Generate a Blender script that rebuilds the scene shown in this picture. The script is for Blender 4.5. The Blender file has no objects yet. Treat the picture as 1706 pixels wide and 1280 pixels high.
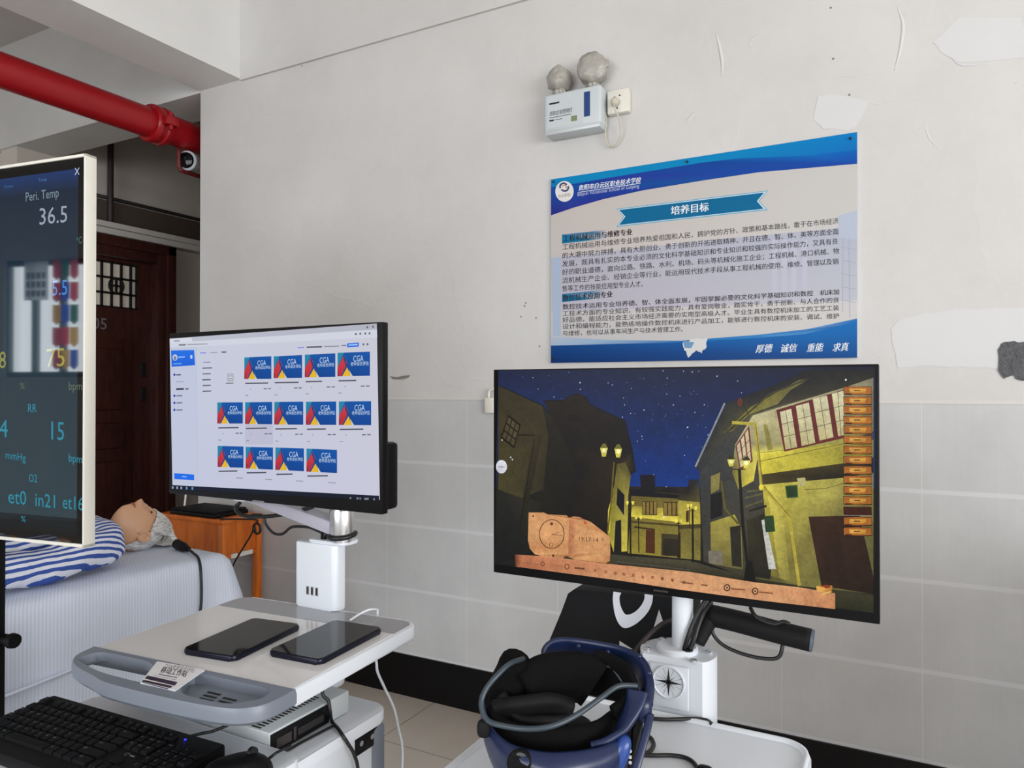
import bpy, bmesh, math, random
from mathutils import Vector, Matrix, noise
from mathutils.geometry import tessellate_polygon

SC = bpy.context.scene
COL = SC.collection
PI = math.pi

# ------------------------------------------------------------------ camera
FPX, YAW, PITCH, DIST, EYE = 1220.0, math.radians(28.24), math.radians(0.43), 2.86, 1.46
CW = 1706.0
camd = bpy.data.cameras.new('camera')
camd.sensor_fit = 'HORIZONTAL'
camd.sensor_width = 36.0
camd.lens = FPX / CW * 36.0
camd.clip_start = 0.02
cam = bpy.data.objects.new('camera', camd)
COL.objects.link(cam)
cam.location = (0, -DIST, EYE)
cam.rotation_euler = (PI / 2 + PITCH, 0, YAW)
SC.camera = cam

# ------------------------------------------------------------------ world, lights, exposure
world = bpy.data.worlds.new('overcast_sky')
SC.world = world
world.use_nodes = True
bg = world.node_tree.nodes['Background']
bg.inputs['Color'].default_value = (0.80, 0.90, 1.0, 1)
bg.inputs['Strength'].default_value = 1.6


def area(name, loc, rot, sx, sy, watts, col):
    l = bpy.data.lights.new(name, 'AREA')
    l.shape = 'RECTANGLE'
    l.size, l.size_y, l.energy, l.color = sx, sy, watts, col
    o = bpy.data.objects.new(name, l)
    COL.objects.link(o)
    o.location, o.rotation_euler = loc, rot
    return o


# daylight entering through the big windows of the right-hand wall, and the smaller ones behind the camera
area('daylight_right_window', (4.62, -4.2, 2.0), (0, PI / 2, 0), 2.0, 4.7, 275, (1.0, 1.0, 1.0))
area('daylight_front_window', (-1.6, -6.98, 2.0), (-PI / 2, 0, PI), 3.6, 1.7, 122, (0.94, 0.97, 1.0))
area('daylight_corner_window', (-7.2, -7.12, 2.26), (-PI / 2, 0, PI), 1.1, 1.3, 17, (0.90, 0.96, 1.0))

vs = SC.view_settings
SC.display_settings.display_device = 'sRGB'
vs.view_transform = 'Standard'
vs.look = 'None'
vs.exposure = 0.0
vs.gamma = 1.0
vs.use_curve_mapping = False

# ------------------------------------------------------------------ pixel helpers (measuring the photograph)
_R = Vector((math.cos(YAW), math.sin(YAW), 0))
_F0 = Vector((-math.sin(YAW), math.cos(YAW), 0))
_Z = Vector((0, 0, 1))
_F = _F0 * math.cos(PITCH) + _Z * math.sin(PITCH)
_U = _Z * math.cos(PITCH) - _F0 * math.sin(PITCH)
CAM = Vector((0, -DIST, EYE))


def ray(px, py):
    return _F + _R * ((px - 853) / FPX) + _U * ((640 - py) / FPX)


def on_plane(px, py, p, n):
    r = ray(px, py)
    return CAM + r * ((p - CAM).dot(n) / r.dot(n))


def ony(px, py, y):
    return on_plane(px, py, Vector((0, y, 0)), Vector((0, 1, 0)))


def onx(px, py, x):
    return on_plane(px, py, Vector((x, 0, 0)), Vector((1, 0, 0)))


def onz(px, py, z):
    return on_plane(px, py, Vector((0, 0, z)), Vector((0, 0, 1)))


def dep(px, py, d):
    return CAM + ray(px, py) * d


# ------------------------------------------------------------------ materials
def lin(c):
    out = []
    for v in c[:3]:
        v = v / 255.0
        out.append(v / 12.92 if v <= 0.04045 else ((v + 0.055) / 1.055) ** 2.4)
    return tuple(out)


_mats = {}


def setin(b, **k):
    for n, v in k.items():
        n = n.replace('_', ' ')
        if n in b.inputs:
            b.inputs[n].default_value = v


def mat(name, rgb=(200, 200, 200), rough=0.5, metal=0.0, var=0.04, vscale=6.0, bump=0.0, bscale=60.0, spec=0.5, coat=0.0, trans=0.0):
    """Principled surface with a faint procedural mottling and optional bump."""
    if name in _mats:
        return _mats[name]
    m = bpy.data.materials.new(name)
    m.use_nodes = True
    nt = m.node_tree
    b = nt.nodes['Principled BSDF']
    c = lin(rgb)
    setin(b, Roughness=rough, Metallic=metal)
    b.inputs['Specular IOR Level'].default_value = spec
    b.inputs['Coat Weight'].default_value = coat
    b.inputs['Transmission Weight'].default_value = trans
    tc = nt.nodes.new('ShaderNodeTexCoord')
    nz = nt.nodes.new('ShaderNodeTexNoise')
    nz.inputs['Scale'].default_value = vscale
    nz.inputs['Detail'].default_value = 4
    nt.links.new(tc.outputs['Object'], nz.inputs['Vector'])
    mx = nt.nodes.new('ShaderNodeMix')
    mx.data_type = 'RGBA'
    mx.inputs[6].default_value = tuple(max(0, v * (1 - var)) for v in c) + (1,)
    mx.inputs[7].default_value = tuple(min(1, v * (1 + var)) for v in c) + (1,)
    nt.links.new(nz.outputs['Fac'], mx.inputs[0])
    nt.links.new(mx.outputs[2], b.inputs['Base Color'])
    if bump > 0:
        n2 = nt.nodes.new('ShaderNodeTexNoise')
        n2.inputs['Scale'].default_value = bscale
        n2.inputs['Detail'].default_value = 5
        nt.links.new(tc.outputs['Object'], n2.inputs['Vector'])
        bp = nt.nodes.new('ShaderNodeBump')
        bp.inputs['Strength'].default_value = bump
        bp.inputs['Distance'].default_value = 0.01
        nt.links.new(n2.outputs['Fac'], bp.inputs['Height'])
        nt.links.new(bp.outputs['Normal'], b.inputs['Normal'])
    _mats[name] = m
    return m


class NT:
    """tiny node-building helper"""
    def __init__(s, name):
        s.m = bpy.data.materials.new(name)
        s.m.use_nodes = True
        s.t = s.m.node_tree
        s.b = s.t.nodes['Principled BSDF']
        _mats[name] = s.m

    def n(s, kind, **k):
        nd = s.t.nodes.new(kind)
        for a, v in k.items():
            setattr(nd, a, v)
        return nd

    def put(s, sock, v):
        if hasattr(v, 'node'):
            s.t.links.new(v, sock)
        else:
            sock.default_value = v

    def math(s, op, a, b=0.0, c=None):
        nd = s.n('ShaderNodeMath', operation=op)
        s.put(nd.inputs[0], a)
        s.put(nd.inputs[1], b)
        if c is not None:
            s.put(nd.inputs[2], c)
        return nd.outputs[0]

    def mix(s, f, a, b):
        nd = s.n('ShaderNodeMix', data_type='RGBA')
        s.put(nd.inputs[0], f)
        s.put(nd.inputs[6], a)
        s.put(nd.inputs[7], b)
        return nd.outputs[2]

    def pos(s):
        g = s.n('ShaderNodeNewGeometry')
        x = s.n('ShaderNodeSeparateXYZ')
        s.t.links.new(g.outputs['Position'], x.inputs[0])
        return g.outputs['Position'], x.outputs[0], x.outputs[1], x.outputs[2]

    def noise(s, vec, scale, detail=4, rough=0.5):
        nd = s.n('ShaderNodeTexNoise')
        s.t.links.new(vec, nd.inputs['Vector'])
        nd.inputs['Scale'].default_value = scale
        nd.inputs['Detail'].default_value = detail
        nd.inputs['Roughness'].default_value = rough
        return nd.outputs['Fac']

    def ramp(s, f, stops):
        nd = s.n('ShaderNodeValToRGB')
        cr = nd.color_ramp
        while len(cr.elements) < len(stops):
            cr.elements.new(0.5)
        for e, (p, c) in zip(cr.elements, stops):
            e.position = p
            e.color = c if len(c) == 4 else tuple(c) + (1,)
        s.t.links.new(f, nd.inputs[0])
        return nd.outputs[0]

    def bump(s, h, strength, dist=0.01):
        nd = s.n('ShaderNodeBump')
        nd.inputs['Strength'].default_value = strength
        nd.inputs['Distance'].default_value = dist
        s.t.links.new(h, nd.inputs['Height'])
        s.t.links.new(nd.outputs[0], s.b.inputs['Normal'])


def L4(rgb):
    return lin(rgb) + (1,)


def mat_plaster(name, rgb, amount=1.0):
    k = NT(name)
    p, x, y, z = k.pos()
    big = k.noise(p, 1.3, 5, 0.6)
    mid = k.noise(p, 7.0, 6, 0.65)
    c1 = tuple(v * 0.91 for v in lin(rgb)) + (1,)
    c2 = tuple(min(1, v * 1.05) for v in lin(rgb)) + (1,)
    base = k.mix(k.ramp(big, [(0.3, (0, 0, 0)), (0.7, (1, 1, 1))]), c1, c2)
    stain = k.ramp(mid, [(0.62, (0, 0, 0)), (0.82, (1, 1, 1))])
    base = k.mix(k.math('MULTIPLY', stain, 0.10 * amount), base, L4((150, 140, 128)))
    k.t.links.new(base, k.b.inputs['Base Color'])
    k.b.inputs['Roughness'].default_value = 0.85
    vo = k.n('ShaderNodeTexVoronoi', feature='DISTANCE_TO_EDGE')
    wv = k.n('ShaderNodeVectorMath', operation='MULTIPLY_ADD')
    nzc = k.n('ShaderNodeTexNoise')
    nzc.inputs['Scale'].default_value = 3.0
    k.t.links.new(p, nzc.inputs['Vector'])
    k.t.links.new(nzc.outputs['Color'], wv.inputs[0])
    wv.inputs[1].default_value = (0.5, 0.5, 0.5)
    k.t.links.new(p, wv.inputs[2])
    k.t.links.new(wv.outputs[0], vo.inputs['Vector'])
    vo.inputs['Scale'].default_value = 1.7
    ridge = k.ramp(vo.outputs['Distance'], [(0.0, (1, 1, 1)), (0.035, (0, 0, 0))])
    h = k.math('ADD', k.math('MULTIPLY', mid, 0.55), k.math('MULTIPLY', ridge, 0.06 * amount))
    h = k.math('ADD', h, k.math('MULTIPLY', big, 1.2))
    k.bump(h, 0.32 * amount, 0.02)
    return k.m


def mat_wall_tile():
    k = NT('dado_tile')
    p, x, y, z = k.pos()
    fx = k.math('FRACT', k.math('DIVIDE', k.math('ADD', x, 45.35 - 0.048), 0.4535))
    fz = k.math('FRACT', k.math('DIVIDE', k.math('SUBTRACT', z, 0.2), 0.3045))
    dx = k.math('MULTIPLY', k.math('MINIMUM', fx, k.math('SUBTRACT', 1.0, fx)), 0.4535)
    dz = k.math('MULTIPLY', k.math('MINIMUM', fz, k.math('SUBTRACT', 1.0, fz)), 0.3045)
    jz = k.math('LESS_THAN', dz, 0.0075)
    jx = k.math('LESS_THAN', dx, 0.0013)
    st = k.n('ShaderNodeCombineXYZ')
    k.put(st.inputs[0], k.math('MULTIPLY', x, 150.0))
    k.put(st.inputs[2], k.math('MULTIPLY', z, 4.0))
    fine = k.noise(st.outputs[0], 1.0, 3)
    cloud = k.noise(p, 3.5, 5, 0.6)
    a = k.mix(k.ramp(cloud, [(0.3, (0, 0, 0)), (0.7, (1, 1, 1))]), L4((190, 190, 190)), L4((203, 203, 203)))
    a = k.mix(k.math('MULTIPLY', fine, 0.16), a, L4((150, 150, 151)))
    a = k.mix(k.math('MULTIPLY', jz, 0.75), a, L4((210, 210, 212)))
    a = k.mix(k.math('MULTIPLY', jx, 0.7), a, L4((214, 213, 212)))
    k.t.links.new(a, k.b.inputs['Base Color'])
    k.b.inputs['Roughness'].default_value = 0.33
    k.b.inputs['Specular IOR Level'].default_value = 0.4
    g = k.math('SUBTRACT', 1.0, k.math('MAXIMUM', jz, jx))
    k.bump(g, 0.25, 0.002)
    return k.m


def mat_floor():
    k = NT('floor_tile')
    p, x, y, z = k.pos()
    fx = k.math('FRACT', k.math('DIVIDE', k.math('ADD', x, 60.14), 0.6))
    fy = k.math('FRACT', k.math('DIVIDE', k.math('ADD', y, 60.42), 0.6))
    dx = k.math('MINIMUM', fx, k.math('SUBTRACT', 1.0, fx))
    dy = k.math('MINIMUM', fy, k.math('SUBTRACT', 1.0, fy))
    j = k.math('LESS_THAN', k.math('MINIMUM', dx, dy), 0.004)
    cloud = k.noise(p, 5, 5, 0.6)
    sp = k.noise(p, 70, 3, 0.6)
    a = k.mix(cloud, L4((176, 166, 154)), L4((190, 181, 170)))
    a = k.mix(k.math('MULTIPLY', sp, 0.25), a, L4((165, 152, 138)))
    a = k.mix(j, a, L4((120, 112, 104)))
    k.t.links.new(a, k.b.inputs['Base Color'])
    k.b.inputs['Roughness'].default_value = 0.3
    return k.m


def mat_wood(name, dark, light, rough=0.4, scale=1.0):
    k = NT(name)
    p, x, y, z = k.pos()
    cv = k.n('ShaderNodeCombineXYZ')
    k.put(cv.inputs[0], k.math('MULTIPLY', x, 14.0 * scale))
    k.put(cv.inputs[1], k.math('MULTIPLY', y, 14.0 * scale))
    k.put(cv.inputs[2], k.math('MULTIPLY', z, 2.2 * scale))
    f = k.noise(cv.outputs[0], 2.2, 6, 0.6)
    a = k.mix(k.ramp(f, [(0.3, (0, 0, 0)), (0.7, (1, 1, 1))]), L4(dark), L4(light))
    k.t.links.new(a, k.b.inputs['Base Color'])
    k.b.inputs['Roughness'].default_value = rough
    return k.m


def mat_stripes():
    k = NT('striped_pyjama_cloth')
    p, x, y, z = k.pos()
    nz = k.noise(p, 9.0, 3)
    c = k.math('ADD', k.math('SUBTRACT', x, k.math('MULTIPLY', z, 1.15)), k.math('MULTIPLY', nz, 0.022))
    f = k.math('FRACT', k.math('DIVIDE', k.math('ADD', c, 40.0), 0.031))
    s = k.math('LESS_THAN', f, 0.48)
    a = k.mix(s, L4((224, 226, 236)), L4((52, 82, 160)))
    k.t.links.new(a, k.b.inputs['Base Color'])
    k.b.inputs['Roughness'].default_value = 0.85
    k.bump(k.noise(p, 14, 4), 0.5, 0.02)
    return k.m


def mat_sheet():
    k = NT('pale_blue_sheet_cloth')
    p, x, y, z = k.pos()
    s = k.math('SINE', k.math('MULTIPLY', k.math('ADD', y, k.math('MULTIPLY', x, 0.6)), 520.0))
    f = k.math('MULTIPLY_ADD', s, 0.5, 0.5)
    a = k.mix(f, L4((206, 215, 233)), L4((219, 226, 241)))
    k.t.links.new(a, k.b.inputs['Base Color'])
    k.b.inputs['Roughness'].default_value = 0.8
    h = k.math('ADD', k.math('MULTIPLY', f, 0.05), k.noise(p, 6, 4))
    k.bump(h, 0.35, 0.02)
    return k.m


def mat_print(name, rough=0.4, emit=0.0, ior=1.5, spec=0.5, grain=0.0):
    """Colours come from the mesh's own colour attribute: a printed sheet (emit 0) or a lit screen (emit > 0)."""
    k = NT(name)
    at = k.n('ShaderNodeAttribute', attribute_name='Col')
    if emit > 0:
        k.b.inputs['Base Color'].default_value = (0.002, 0.002, 0.002, 1)
        src = at.outputs['Color']
        if grain:
            p, x, y, z = k.pos()
            f = k.math('ADD', k.math('MULTIPLY', k.noise(p, 38, 6, .7), .6), k.math('MULTIPLY', k.noise(p, 220, 4, .6), .4))
            f = k.math('MULTIPLY_ADD', k.math('SUBTRACT', f, .5), grain, 1.0)
            vm_ = k.n('ShaderNodeVectorMath', operation='SCALE')
            k.t.links.new(src, vm_.inputs[0])
            k.t.links.new(f, vm_.inputs['Scale'])
            src = vm_.outputs[0]
        k.t.links.new(src, k.b.inputs['Emission Color'])
        k.b.inputs['Emission Strength'].default_value = emit
    else:
        k.t.links.new(at.outputs['Color'], k.b.inputs['Base Color'])
    k.b.inputs['Roughness'].default_value = rough
    k.b.inputs['IOR'].default_value = ior
    k.b.inputs['Specular IOR Level'].default_value = spec
    return k.m


M = {}


def mat_hair():
    k = NT('silver_hair')
    p, x, y, z = k.pos()
    cv = k.n('ShaderNodeCombineXYZ')
    k.put(cv.inputs[0], k.math('MULTIPLY', x, 190.0))
    k.put(cv.inputs[1], k.math('MULTIPLY', y, 14.0))
    k.put(cv.inputs[2], k.math('MULTIPLY', z, 190.0))
    f = k.noise(cv.outputs[0], 1.0, 4, .6)
    a = k.mix(k.ramp(f, [(0.34, (0, 0, 0)), (0.62, (1, 1, 1))]), L4((168, 166, 162)), L4((240, 238, 236)))
    k.t.links.new(a, k.b.inputs['Base Color'])
    k.b.inputs['Roughness'].default_value = 0.5
    k.bump(f, .6, .006)
    return k.m


def mat_cloth(name, rgb):
    """thin cloth that lets daylight through"""
    m = bpy.data.materials.new(name)
    m.use_nodes = True
    nt = m.node_tree
    nt.nodes.remove(nt.nodes['Principled BSDF'])
    d, t, x = nt.nodes.new('ShaderNodeBsdfDiffuse'), nt.nodes.new('ShaderNodeBsdfTranslucent'), nt.nodes.new('ShaderNodeMixShader')
    for q in (d, t):
        q.inputs['Color'].default_value = L4(rgb)
    x.inputs[0].default_value = .7
    nt.links.new(d.outputs[0], x.inputs[1])
    nt.links.new(t.outputs[0], x.inputs[2])
    nt.links.new(x.outputs[0], nt.nodes['Material Output'].inputs['Surface'])
    M[name] = m
    return m


M['plaster'] = mat_plaster('white_plaster', (206, 204, 202))
M['plaster2'] = mat_plaster('white_paint_beam', (220, 219, 217), 0.35)
M['ceil'] = mat_plaster('ceiling_paint', (205, 200, 194), 0.4)
M['corr'] = mat_plaster('corridor_paint', (216, 208, 198), 0.5)
M['patchpl'] = mat('fresh_filler', (209, 209, 209), 0.8, var=0.02, vscale=9)
M['cement'] = mat('bare_cement', (92, 92, 96), 0.95, var=0.5, vscale=70, bump=0.8, bscale=120)
M['chip'] = mat('chipped_filler', (128, 124, 116), 0.9, var=0.25, vscale=60, bump=0.4)
M['tile'] = mat_wall_tile()
M['dadocap'] = mat('dado_cap', (208, 205, 200), 0.5)
M['floor'] = mat_floor()
M['basebd'] = mat('black_granite', (11, 10, 11), 0.4, spec=0.2, var=0.5, vscale=90)
M['red'] = mat('red_enamel', (150, 8, 20), 0.35, var=0.12, vscale=9, bump=0.1)
M['redd'] = mat('dark_red_enamel', (95, 18, 20), 0.5, var=0.15)
M['darkmetal'] = mat('dark_steel', (60, 54, 52), 0.55, metal=0.3)
M['doorwood'] = mat_wood('dark_door_wood', (50, 25, 21), (76, 39, 32), 0.32)
M['deskwood'] = mat_wood('orange_desk_wood', (186, 86, 18), (222, 120, 34), 0.35)
M['grillglass'] = mat('frosted_pane', (250, 240, 224), 0.4, var=0.06, vscale=20)
M['iron'] = mat('black_iron', (24, 20, 20), 0.5)
M['white'] = mat('white_powder_coat', (213, 218, 225), 0.38, var=0.015)
M['whitegl'] = mat('white_gloss_top', (214, 213, 212), 0.16, var=0.02, coat=0.3)
M['greygl'] = mat('grey_gloss_inlay', (136, 137, 142), 0.14, var=0.02, coat=0.3)
M['grey'] = mat('grey_moulded_plastic', (112, 119, 130), 0.38, var=0.03)
M['cream'] = mat('cream_plastic', (222, 219, 208), 0.4, var=0.02)
M['black'] = mat('black_plastic', (10, 10, 12), 0.45, spec=0.18, var=0.1)
M['blackm'] = mat('black_matte', (11, 11, 13), 0.7, spec=0.25, var=0.15, bump=0.05, bscale=300)
M['blackgl'] = mat('black_glass', (7, 8, 10), 0.06, var=0.05, spec=0.22)
M['navyedge'] = mat('navy_metal_edge', (15, 17, 36), 0.3, metal=0.5)
M['rubber'] = mat('black_cable_rubber', (14, 14, 16), 0.45)
M['foam'] = mat('black_foam', (9, 9, 10), 0.95, spec=0.15, bump=0.25, bscale=200)
M['blue'] = mat('navy_blue_plastic', (17, 31, 67), 0.32, var=0.05, vscale=4)
M['bluel'] = mat('bright_blue_plastic', (36, 66, 134), 0.28, var=0.05)
M['tube'] = mat('grey_rubber_tube', (50, 61, 70), 0.35)
M['silver'] = mat('brushed_silver', (205, 206, 210), 0.25, metal=0.9)
M['armgrey'] = mat('grey_arm_paint', (170, 168, 180), 0.4)
M['pcgrey'] = mat('pale_grey_steel', (196, 202, 204), 0.4, metal=0.2)
M['slot'] = mat('dark_slot', (26, 26, 28), 0.7)
M['skin'] = mat('manikin_vinyl', (208, 160, 124), 0.45, var=0.05, vscale=18)
M['lip'] = mat('manikin_lip', (170, 96, 84), 0.5)
M['eye'] = mat('dark_eye', (22, 18, 18), 0.25)
M['hair'] = mat_hair()
M['stripe'] = mat_stripes()
M['trouser'] = M['stripe']
M['sheet'] = mat_sheet()
M['mattress'] = mat('green_mattress', (120, 140, 130), 0.7)
M['wrap'] = mat('dusty_plastic_wrap', (176, 172, 164), 0.22, var=0.22, vscale=24, bump=0.7, bscale=38, trans=0.15)
M['lcd'] = mat('olive_window', (126, 132, 104), 0.3)
M['bluelab'] = mat('blue_label', (18, 58, 120), 0.4)
M['ink'] = mat('black_ink', (20, 20, 24), 0.6)
M['inkw'] = mat('white_ink', (225, 225, 230), 0.6)
M['inkg'] = mat('grey_ink', (120, 120, 124), 0.6)
M['beige'] = mat('beige_plug', (196, 190, 172), 0.5)
M['capgrey'] = mat('slate_end_cap', (72, 84, 98), 0.5)
M['darkboard'] = mat('dark_brown_board', (84, 72, 64), 0.7, var=0.2)
M['lightbox'] = mat('aged_white_plastic', (196, 203, 206), 0.4, var=0.02)
M['winframe'] = mat('teal_window_frame', (60, 84, 86), 0.4)
M['poster'] = mat_print('printed_poster', 0.4, spec=.12)
M['stickerp'] = mat_print('printed_sticker', 0.3)
M['scr_matte'] = mat_print('lit_screen_matte', 0.45, emit=1.0, spec=.12)
M['scr_night'] = mat_print('lit_screen_night', 0.35, emit=1.0, spec=.10, grain=2.0)
M['scr_gloss'] = mat_print('lit_screen_glossy', 0.03, emit=1.0, ior=1.75)
M['led'] = mat_print('led_blue', 0.4, emit=2.0)



# ------------------------------------------------------------------ mesh helpers
def box(bm, x0, x1, y0, y1, z0, z1, bev=0.0, seg=2, mi=0, mtx=None):
    r = bmesh.ops.create_cube(bm, size=1.0)
    vv = r['verts']
    for v in vv:
        v.co = Vector((x0 + (v.co.x + .5) * (x1 - x0), y0 + (v.co.y + .5) * (y1 - y0), z0 + (v.co.z + .5) * (z1 - z0)))
    fs = list({f for v in vv for f in v.link_faces})
    if bev > 0:
        es = list({e for v in vv for e in v.link_edges})
        rr = bmesh.ops.bevel(bm, geom=es, offset=bev, segments=seg, profile=0.5, affect='EDGES')
        fs = list({f for v in rr['verts'] for f in v.link_faces} | {f for f in fs if f.is_valid})
        vv = list({v for f in fs for v in f.verts})
    for f in fs:
        f.material_index = mi
    if mtx:
        bmesh.ops.transform(bm, matrix=mtx, verts=vv)
    return vv


def frame_of(d):
    d = d.normalized()
    a = Vector((0, 0, 1)) if abs(d.z) < 0.9 else Vector((1, 0, 0))
    u = d.cross(a).normalized()
    return u, d.cross(u).normalized()


def cyl(bm, p0, p1, r0, r1=None, n=20, mi=0, caps=True):
    p0, p1 = Vector(p0), Vector(p1)
    r1 = r0 if r1 is None else r1
    u, w = frame_of(p1 - p0)
    A, B = [], []
    for i in range(n):
        a = 2 * PI * i / n
        d = u * math.cos(a) + w * math.sin(a)
        A.append(bm.verts.new(p0 + d * r0))
        B.append(bm.verts.new(p1 + d * r1))
    for i in range(n):
        j = (i + 1) % n
        bm.faces.new((A[i], A[j], B[j], B[i])).material_index = mi
    if caps:
        bm.faces.new(A[::-1]).material_index = mi
        bm.faces.new(B).material_index = mi


def spline(pts, sub=8):
    pts = [Vector(p) for p in pts]
    if len(pts) < 3:
        return pts
    out = []
    P = [pts[0] * 2 - pts[1]] + pts + [pts[-1] * 2 - pts[-2]]
    for i in range(1, len(P) - 2):
        for k in range(sub):
            t = k / sub
            a, b, c, d = P[i - 1], P[i], P[i + 1], P[i + 2]
            out.append(0.5 * (2 * b + (c - a) * t + (2 * a - 5 * b + 4 * c - d) * t * t + (3 * b - a - 3 * c + d) * t ** 3))
    out.append(pts[-1])
    return out


def tube(bm, pts, r, n=8, sub=8, mi=0, closed=False):
    P = spline(pts, sub)
    rs = r if callable(r) else (lambda t: r)
    rings = []
    u = None
    for i, p in enumerate(P):
        d = (P[min(i + 1, len(P) - 1)] - P[max(i - 1, 0)])
        if d.length < 1e-9:
            d = Vector((0, 0, 1))
        d.normalize()
        if u is None:
            u, _ = frame_of(d)
        u = (u - d * u.dot(d)).normalized()
        w = d.cross(u)
        rr = rs(i / (len(P) - 1))
        rings.append([bm.verts.new(p + (u * math.cos(2 * PI * k / n) + w * math.sin(2 * PI * k / n)) * rr) for k in range(n)])
    for a, b in zip(rings, rings[1:]):
        for k in range(n):
            bm.faces.new((a[k], a[(k + 1) % n], b[(k + 1) % n], b[k])).material_index = mi
    bm.faces.new(rings[0][::-1]).material_index = mi
    bm.faces.new(rings[-1]).material_index = mi


def lathe(bm, prof, o, axis=(0, 0, 1), n=28, mi=0, squash=1.0):
    """prof: list of (radius, height) along axis"""
    o = Vector(o)
    ax = Vector(axis).normalized()
    u, w = frame_of(ax)
    rings = []
    for r, h in prof:
        if r < 1e-6:
            rings.append([bm.verts.new(o + ax * h)])
        else:
            rings.append([bm.verts.new(o + ax * h + (u * math.cos(2 * PI * k / n) + w * math.sin(2 * PI * k / n) * squash) * r) for k in range(n)])
    for a, b in zip(rings, rings[1:]):
        for k in range(n):
            j = (k + 1) % n
            if len(a) == 1 and len(b) == 1:
                continue
            if len(a) == 1:
                f = bm.faces.new((a[0], b[j], b[k]))
            elif len(b) == 1:
                f = bm.faces.new((a[k], a[j], b[0]))
            else:
                f = bm.faces.new((a[k], a[j], b[j], b[k]))
            f.material_index = mi


def prism(bm, poly, z0, z1, mtx=None, mi=0, bev=0.0, seg=2):
    """extrude a 2D outline from z0 to z1 (then transform)"""
    a = [bm.verts.new((p[0], p[1], z0)) for p in poly]
    b = [bm.verts.new((p[0], p[1], z1)) for p in poly]
    n = len(poly)
    fs = [bm.faces.new(a[::-1]), bm.faces.new(b)]
    for i in range(n):
        j = (i + 1) % n
        fs.append(bm.faces.new((a[i], a[j], b[j], b[i])))
    for f in fs:
        f.material_index = mi
    vv = a + b
    if bev > 0:
        es = [e for e in fs[0].edges] + [e for e in fs[1].edges]
        rr = bmesh.ops.bevel(bm, geom=es, offset=bev, segments=seg, profile=0.5, affect='EDGES')
        vv = list(set(v for v in vv if v.is_valid) | set(rr['verts']))
        for f in {f for v in vv for f in v.link_faces}:
            f.material_index = mi
    if mtx:
        bmesh.ops.transform(bm, matrix=mtx, verts=vv)
    return vv


def rrect(x0, x1, y0, y1, r, n=6):
    out = []
    for cx, cy, a0 in ((x1 - r, y1 - r, 0), (x0 + r, y1 - r, 90), (x0 + r, y0 + r, 180), (x1 - r, y0 + r, 270)):
        for k in range(n + 1):
            a = math.radians(a0 + 90 * k / n)
            out.append((cx + r * math.cos(a), cy + r * math.sin(a)))
    return out


def tag(o, label=None, cat=None, group=None, kind=None):
    if label:
        o['label'] = label
    if cat:
        o['category'] = cat
    if group:
        o['group'] = group
    if kind:
        o['kind'] = kind
    return o


def wloc(o):
    v = Vector((0, 0, 0))
    while o is not None:
        v += o.location
        o = o.parent
    return v


def thing(name, loc, label, cat, group=None):
    o = bpy.data.objects.new(name, None)
    o.empty_display_size = 0.05
    COL.objects.link(o)
    o.location = loc
    return tag(o, label, cat, group)


def obj(name, bm, m, parent=None, smooth=False, label=None, cat=None, group=None, kind=None, fix=True):
    """link bm (in world coordinates) as ONE mesh object"""
    if fix:
        bmesh.ops.recalc_face_normals(bm, faces=bm.faces)
    if parent is not None:
        off = wloc(parent)
    else:
        xs = [v.co for v in bm.verts]
        off = Vector(((min(v.x for v in xs) + max(v.x for v in xs)) / 2, (min(v.y for v in xs) + max(v.y for v in xs)) / 2, min(v.z for v in xs)))
    for v in bm.verts:
        v.co -= off
    me = bpy.data.meshes.new(name)
    bm.to_mesh(me)
    bm.free()
    for mm in (m if isinstance(m, (list, tuple)) else [m]):
        me.materials.append(M[mm] if isinstance(mm, str) else mm)
    if smooth:
        for p in me.polygons:
            p.use_smooth = True
        if smooth == 'auto':
            try:
                me.set_sharp_from_angle(angle=math.radians(38))
            except Exception:
                pass
    o = bpy.data.objects.new(name, me)
    COL.objects.link(o)
    if parent is not None:
        o.parent = parent
    else:
        o.location = off
    return tag(o, label, cat, group, kind)


def BX(name, x0, x1, y0, y1, z0, z1, m, parent=None, bev=0.0, seg=2, mtx=None, **k):
    bm = bmesh.new()
    box(bm, x0, x1, y0, y1, z0, z1, bev, seg, 0, mtx)
    return obj(name, bm, m, parent, smooth='auto' if bev > 0 else False, **k)


def struct(name, bm, m, parent=None, smooth=False):
    return obj(name, bm, m, parent, smooth, kind='structure' if parent is None else None)


def WIRE(name, pts, r, m, label, cat, parent=None, n=8, sub=8, group=None):
    bm = bmesh.new()
    tube(bm, pts, r, n, sub)
    return obj(name, bm, m, parent, True, label, cat, group)


# ------------------------------------------------------------------ lettering and flat pictures
_txt = {}
_tobj = None


def glyphs(s):
    """triangles of a line of text, unit em, as (verts2d, faces, width)"""
    global _tobj
    if s in _txt:
        return _txt[s]
    if _tobj is None:
        c = bpy.data.curves.new('lettering', 'FONT')
        c.resolution_u = 2
        _tobj = bpy.data.objects.new('lettering', c)
    _tobj.data.body = s
    if _tobj.name not in COL.objects:
        COL.objects.link(_tobj)
    dg = bpy.context.evaluated_depsgraph_get()
    dg.update()
    me = bpy.data.meshes.new_from_object(_tobj.evaluated_get(dg))
    vs_ = [(v.co.x, v.co.y) for v in me.vertices]
    fs_ = [tuple(p.vertices) for p in me.polygons]
    w = max([v[0] for v in vs_] or [1])
    bpy.data.meshes.remove(me)
    _txt[s] = (vs_, fs_, w)
    return _txt[s]


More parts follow.
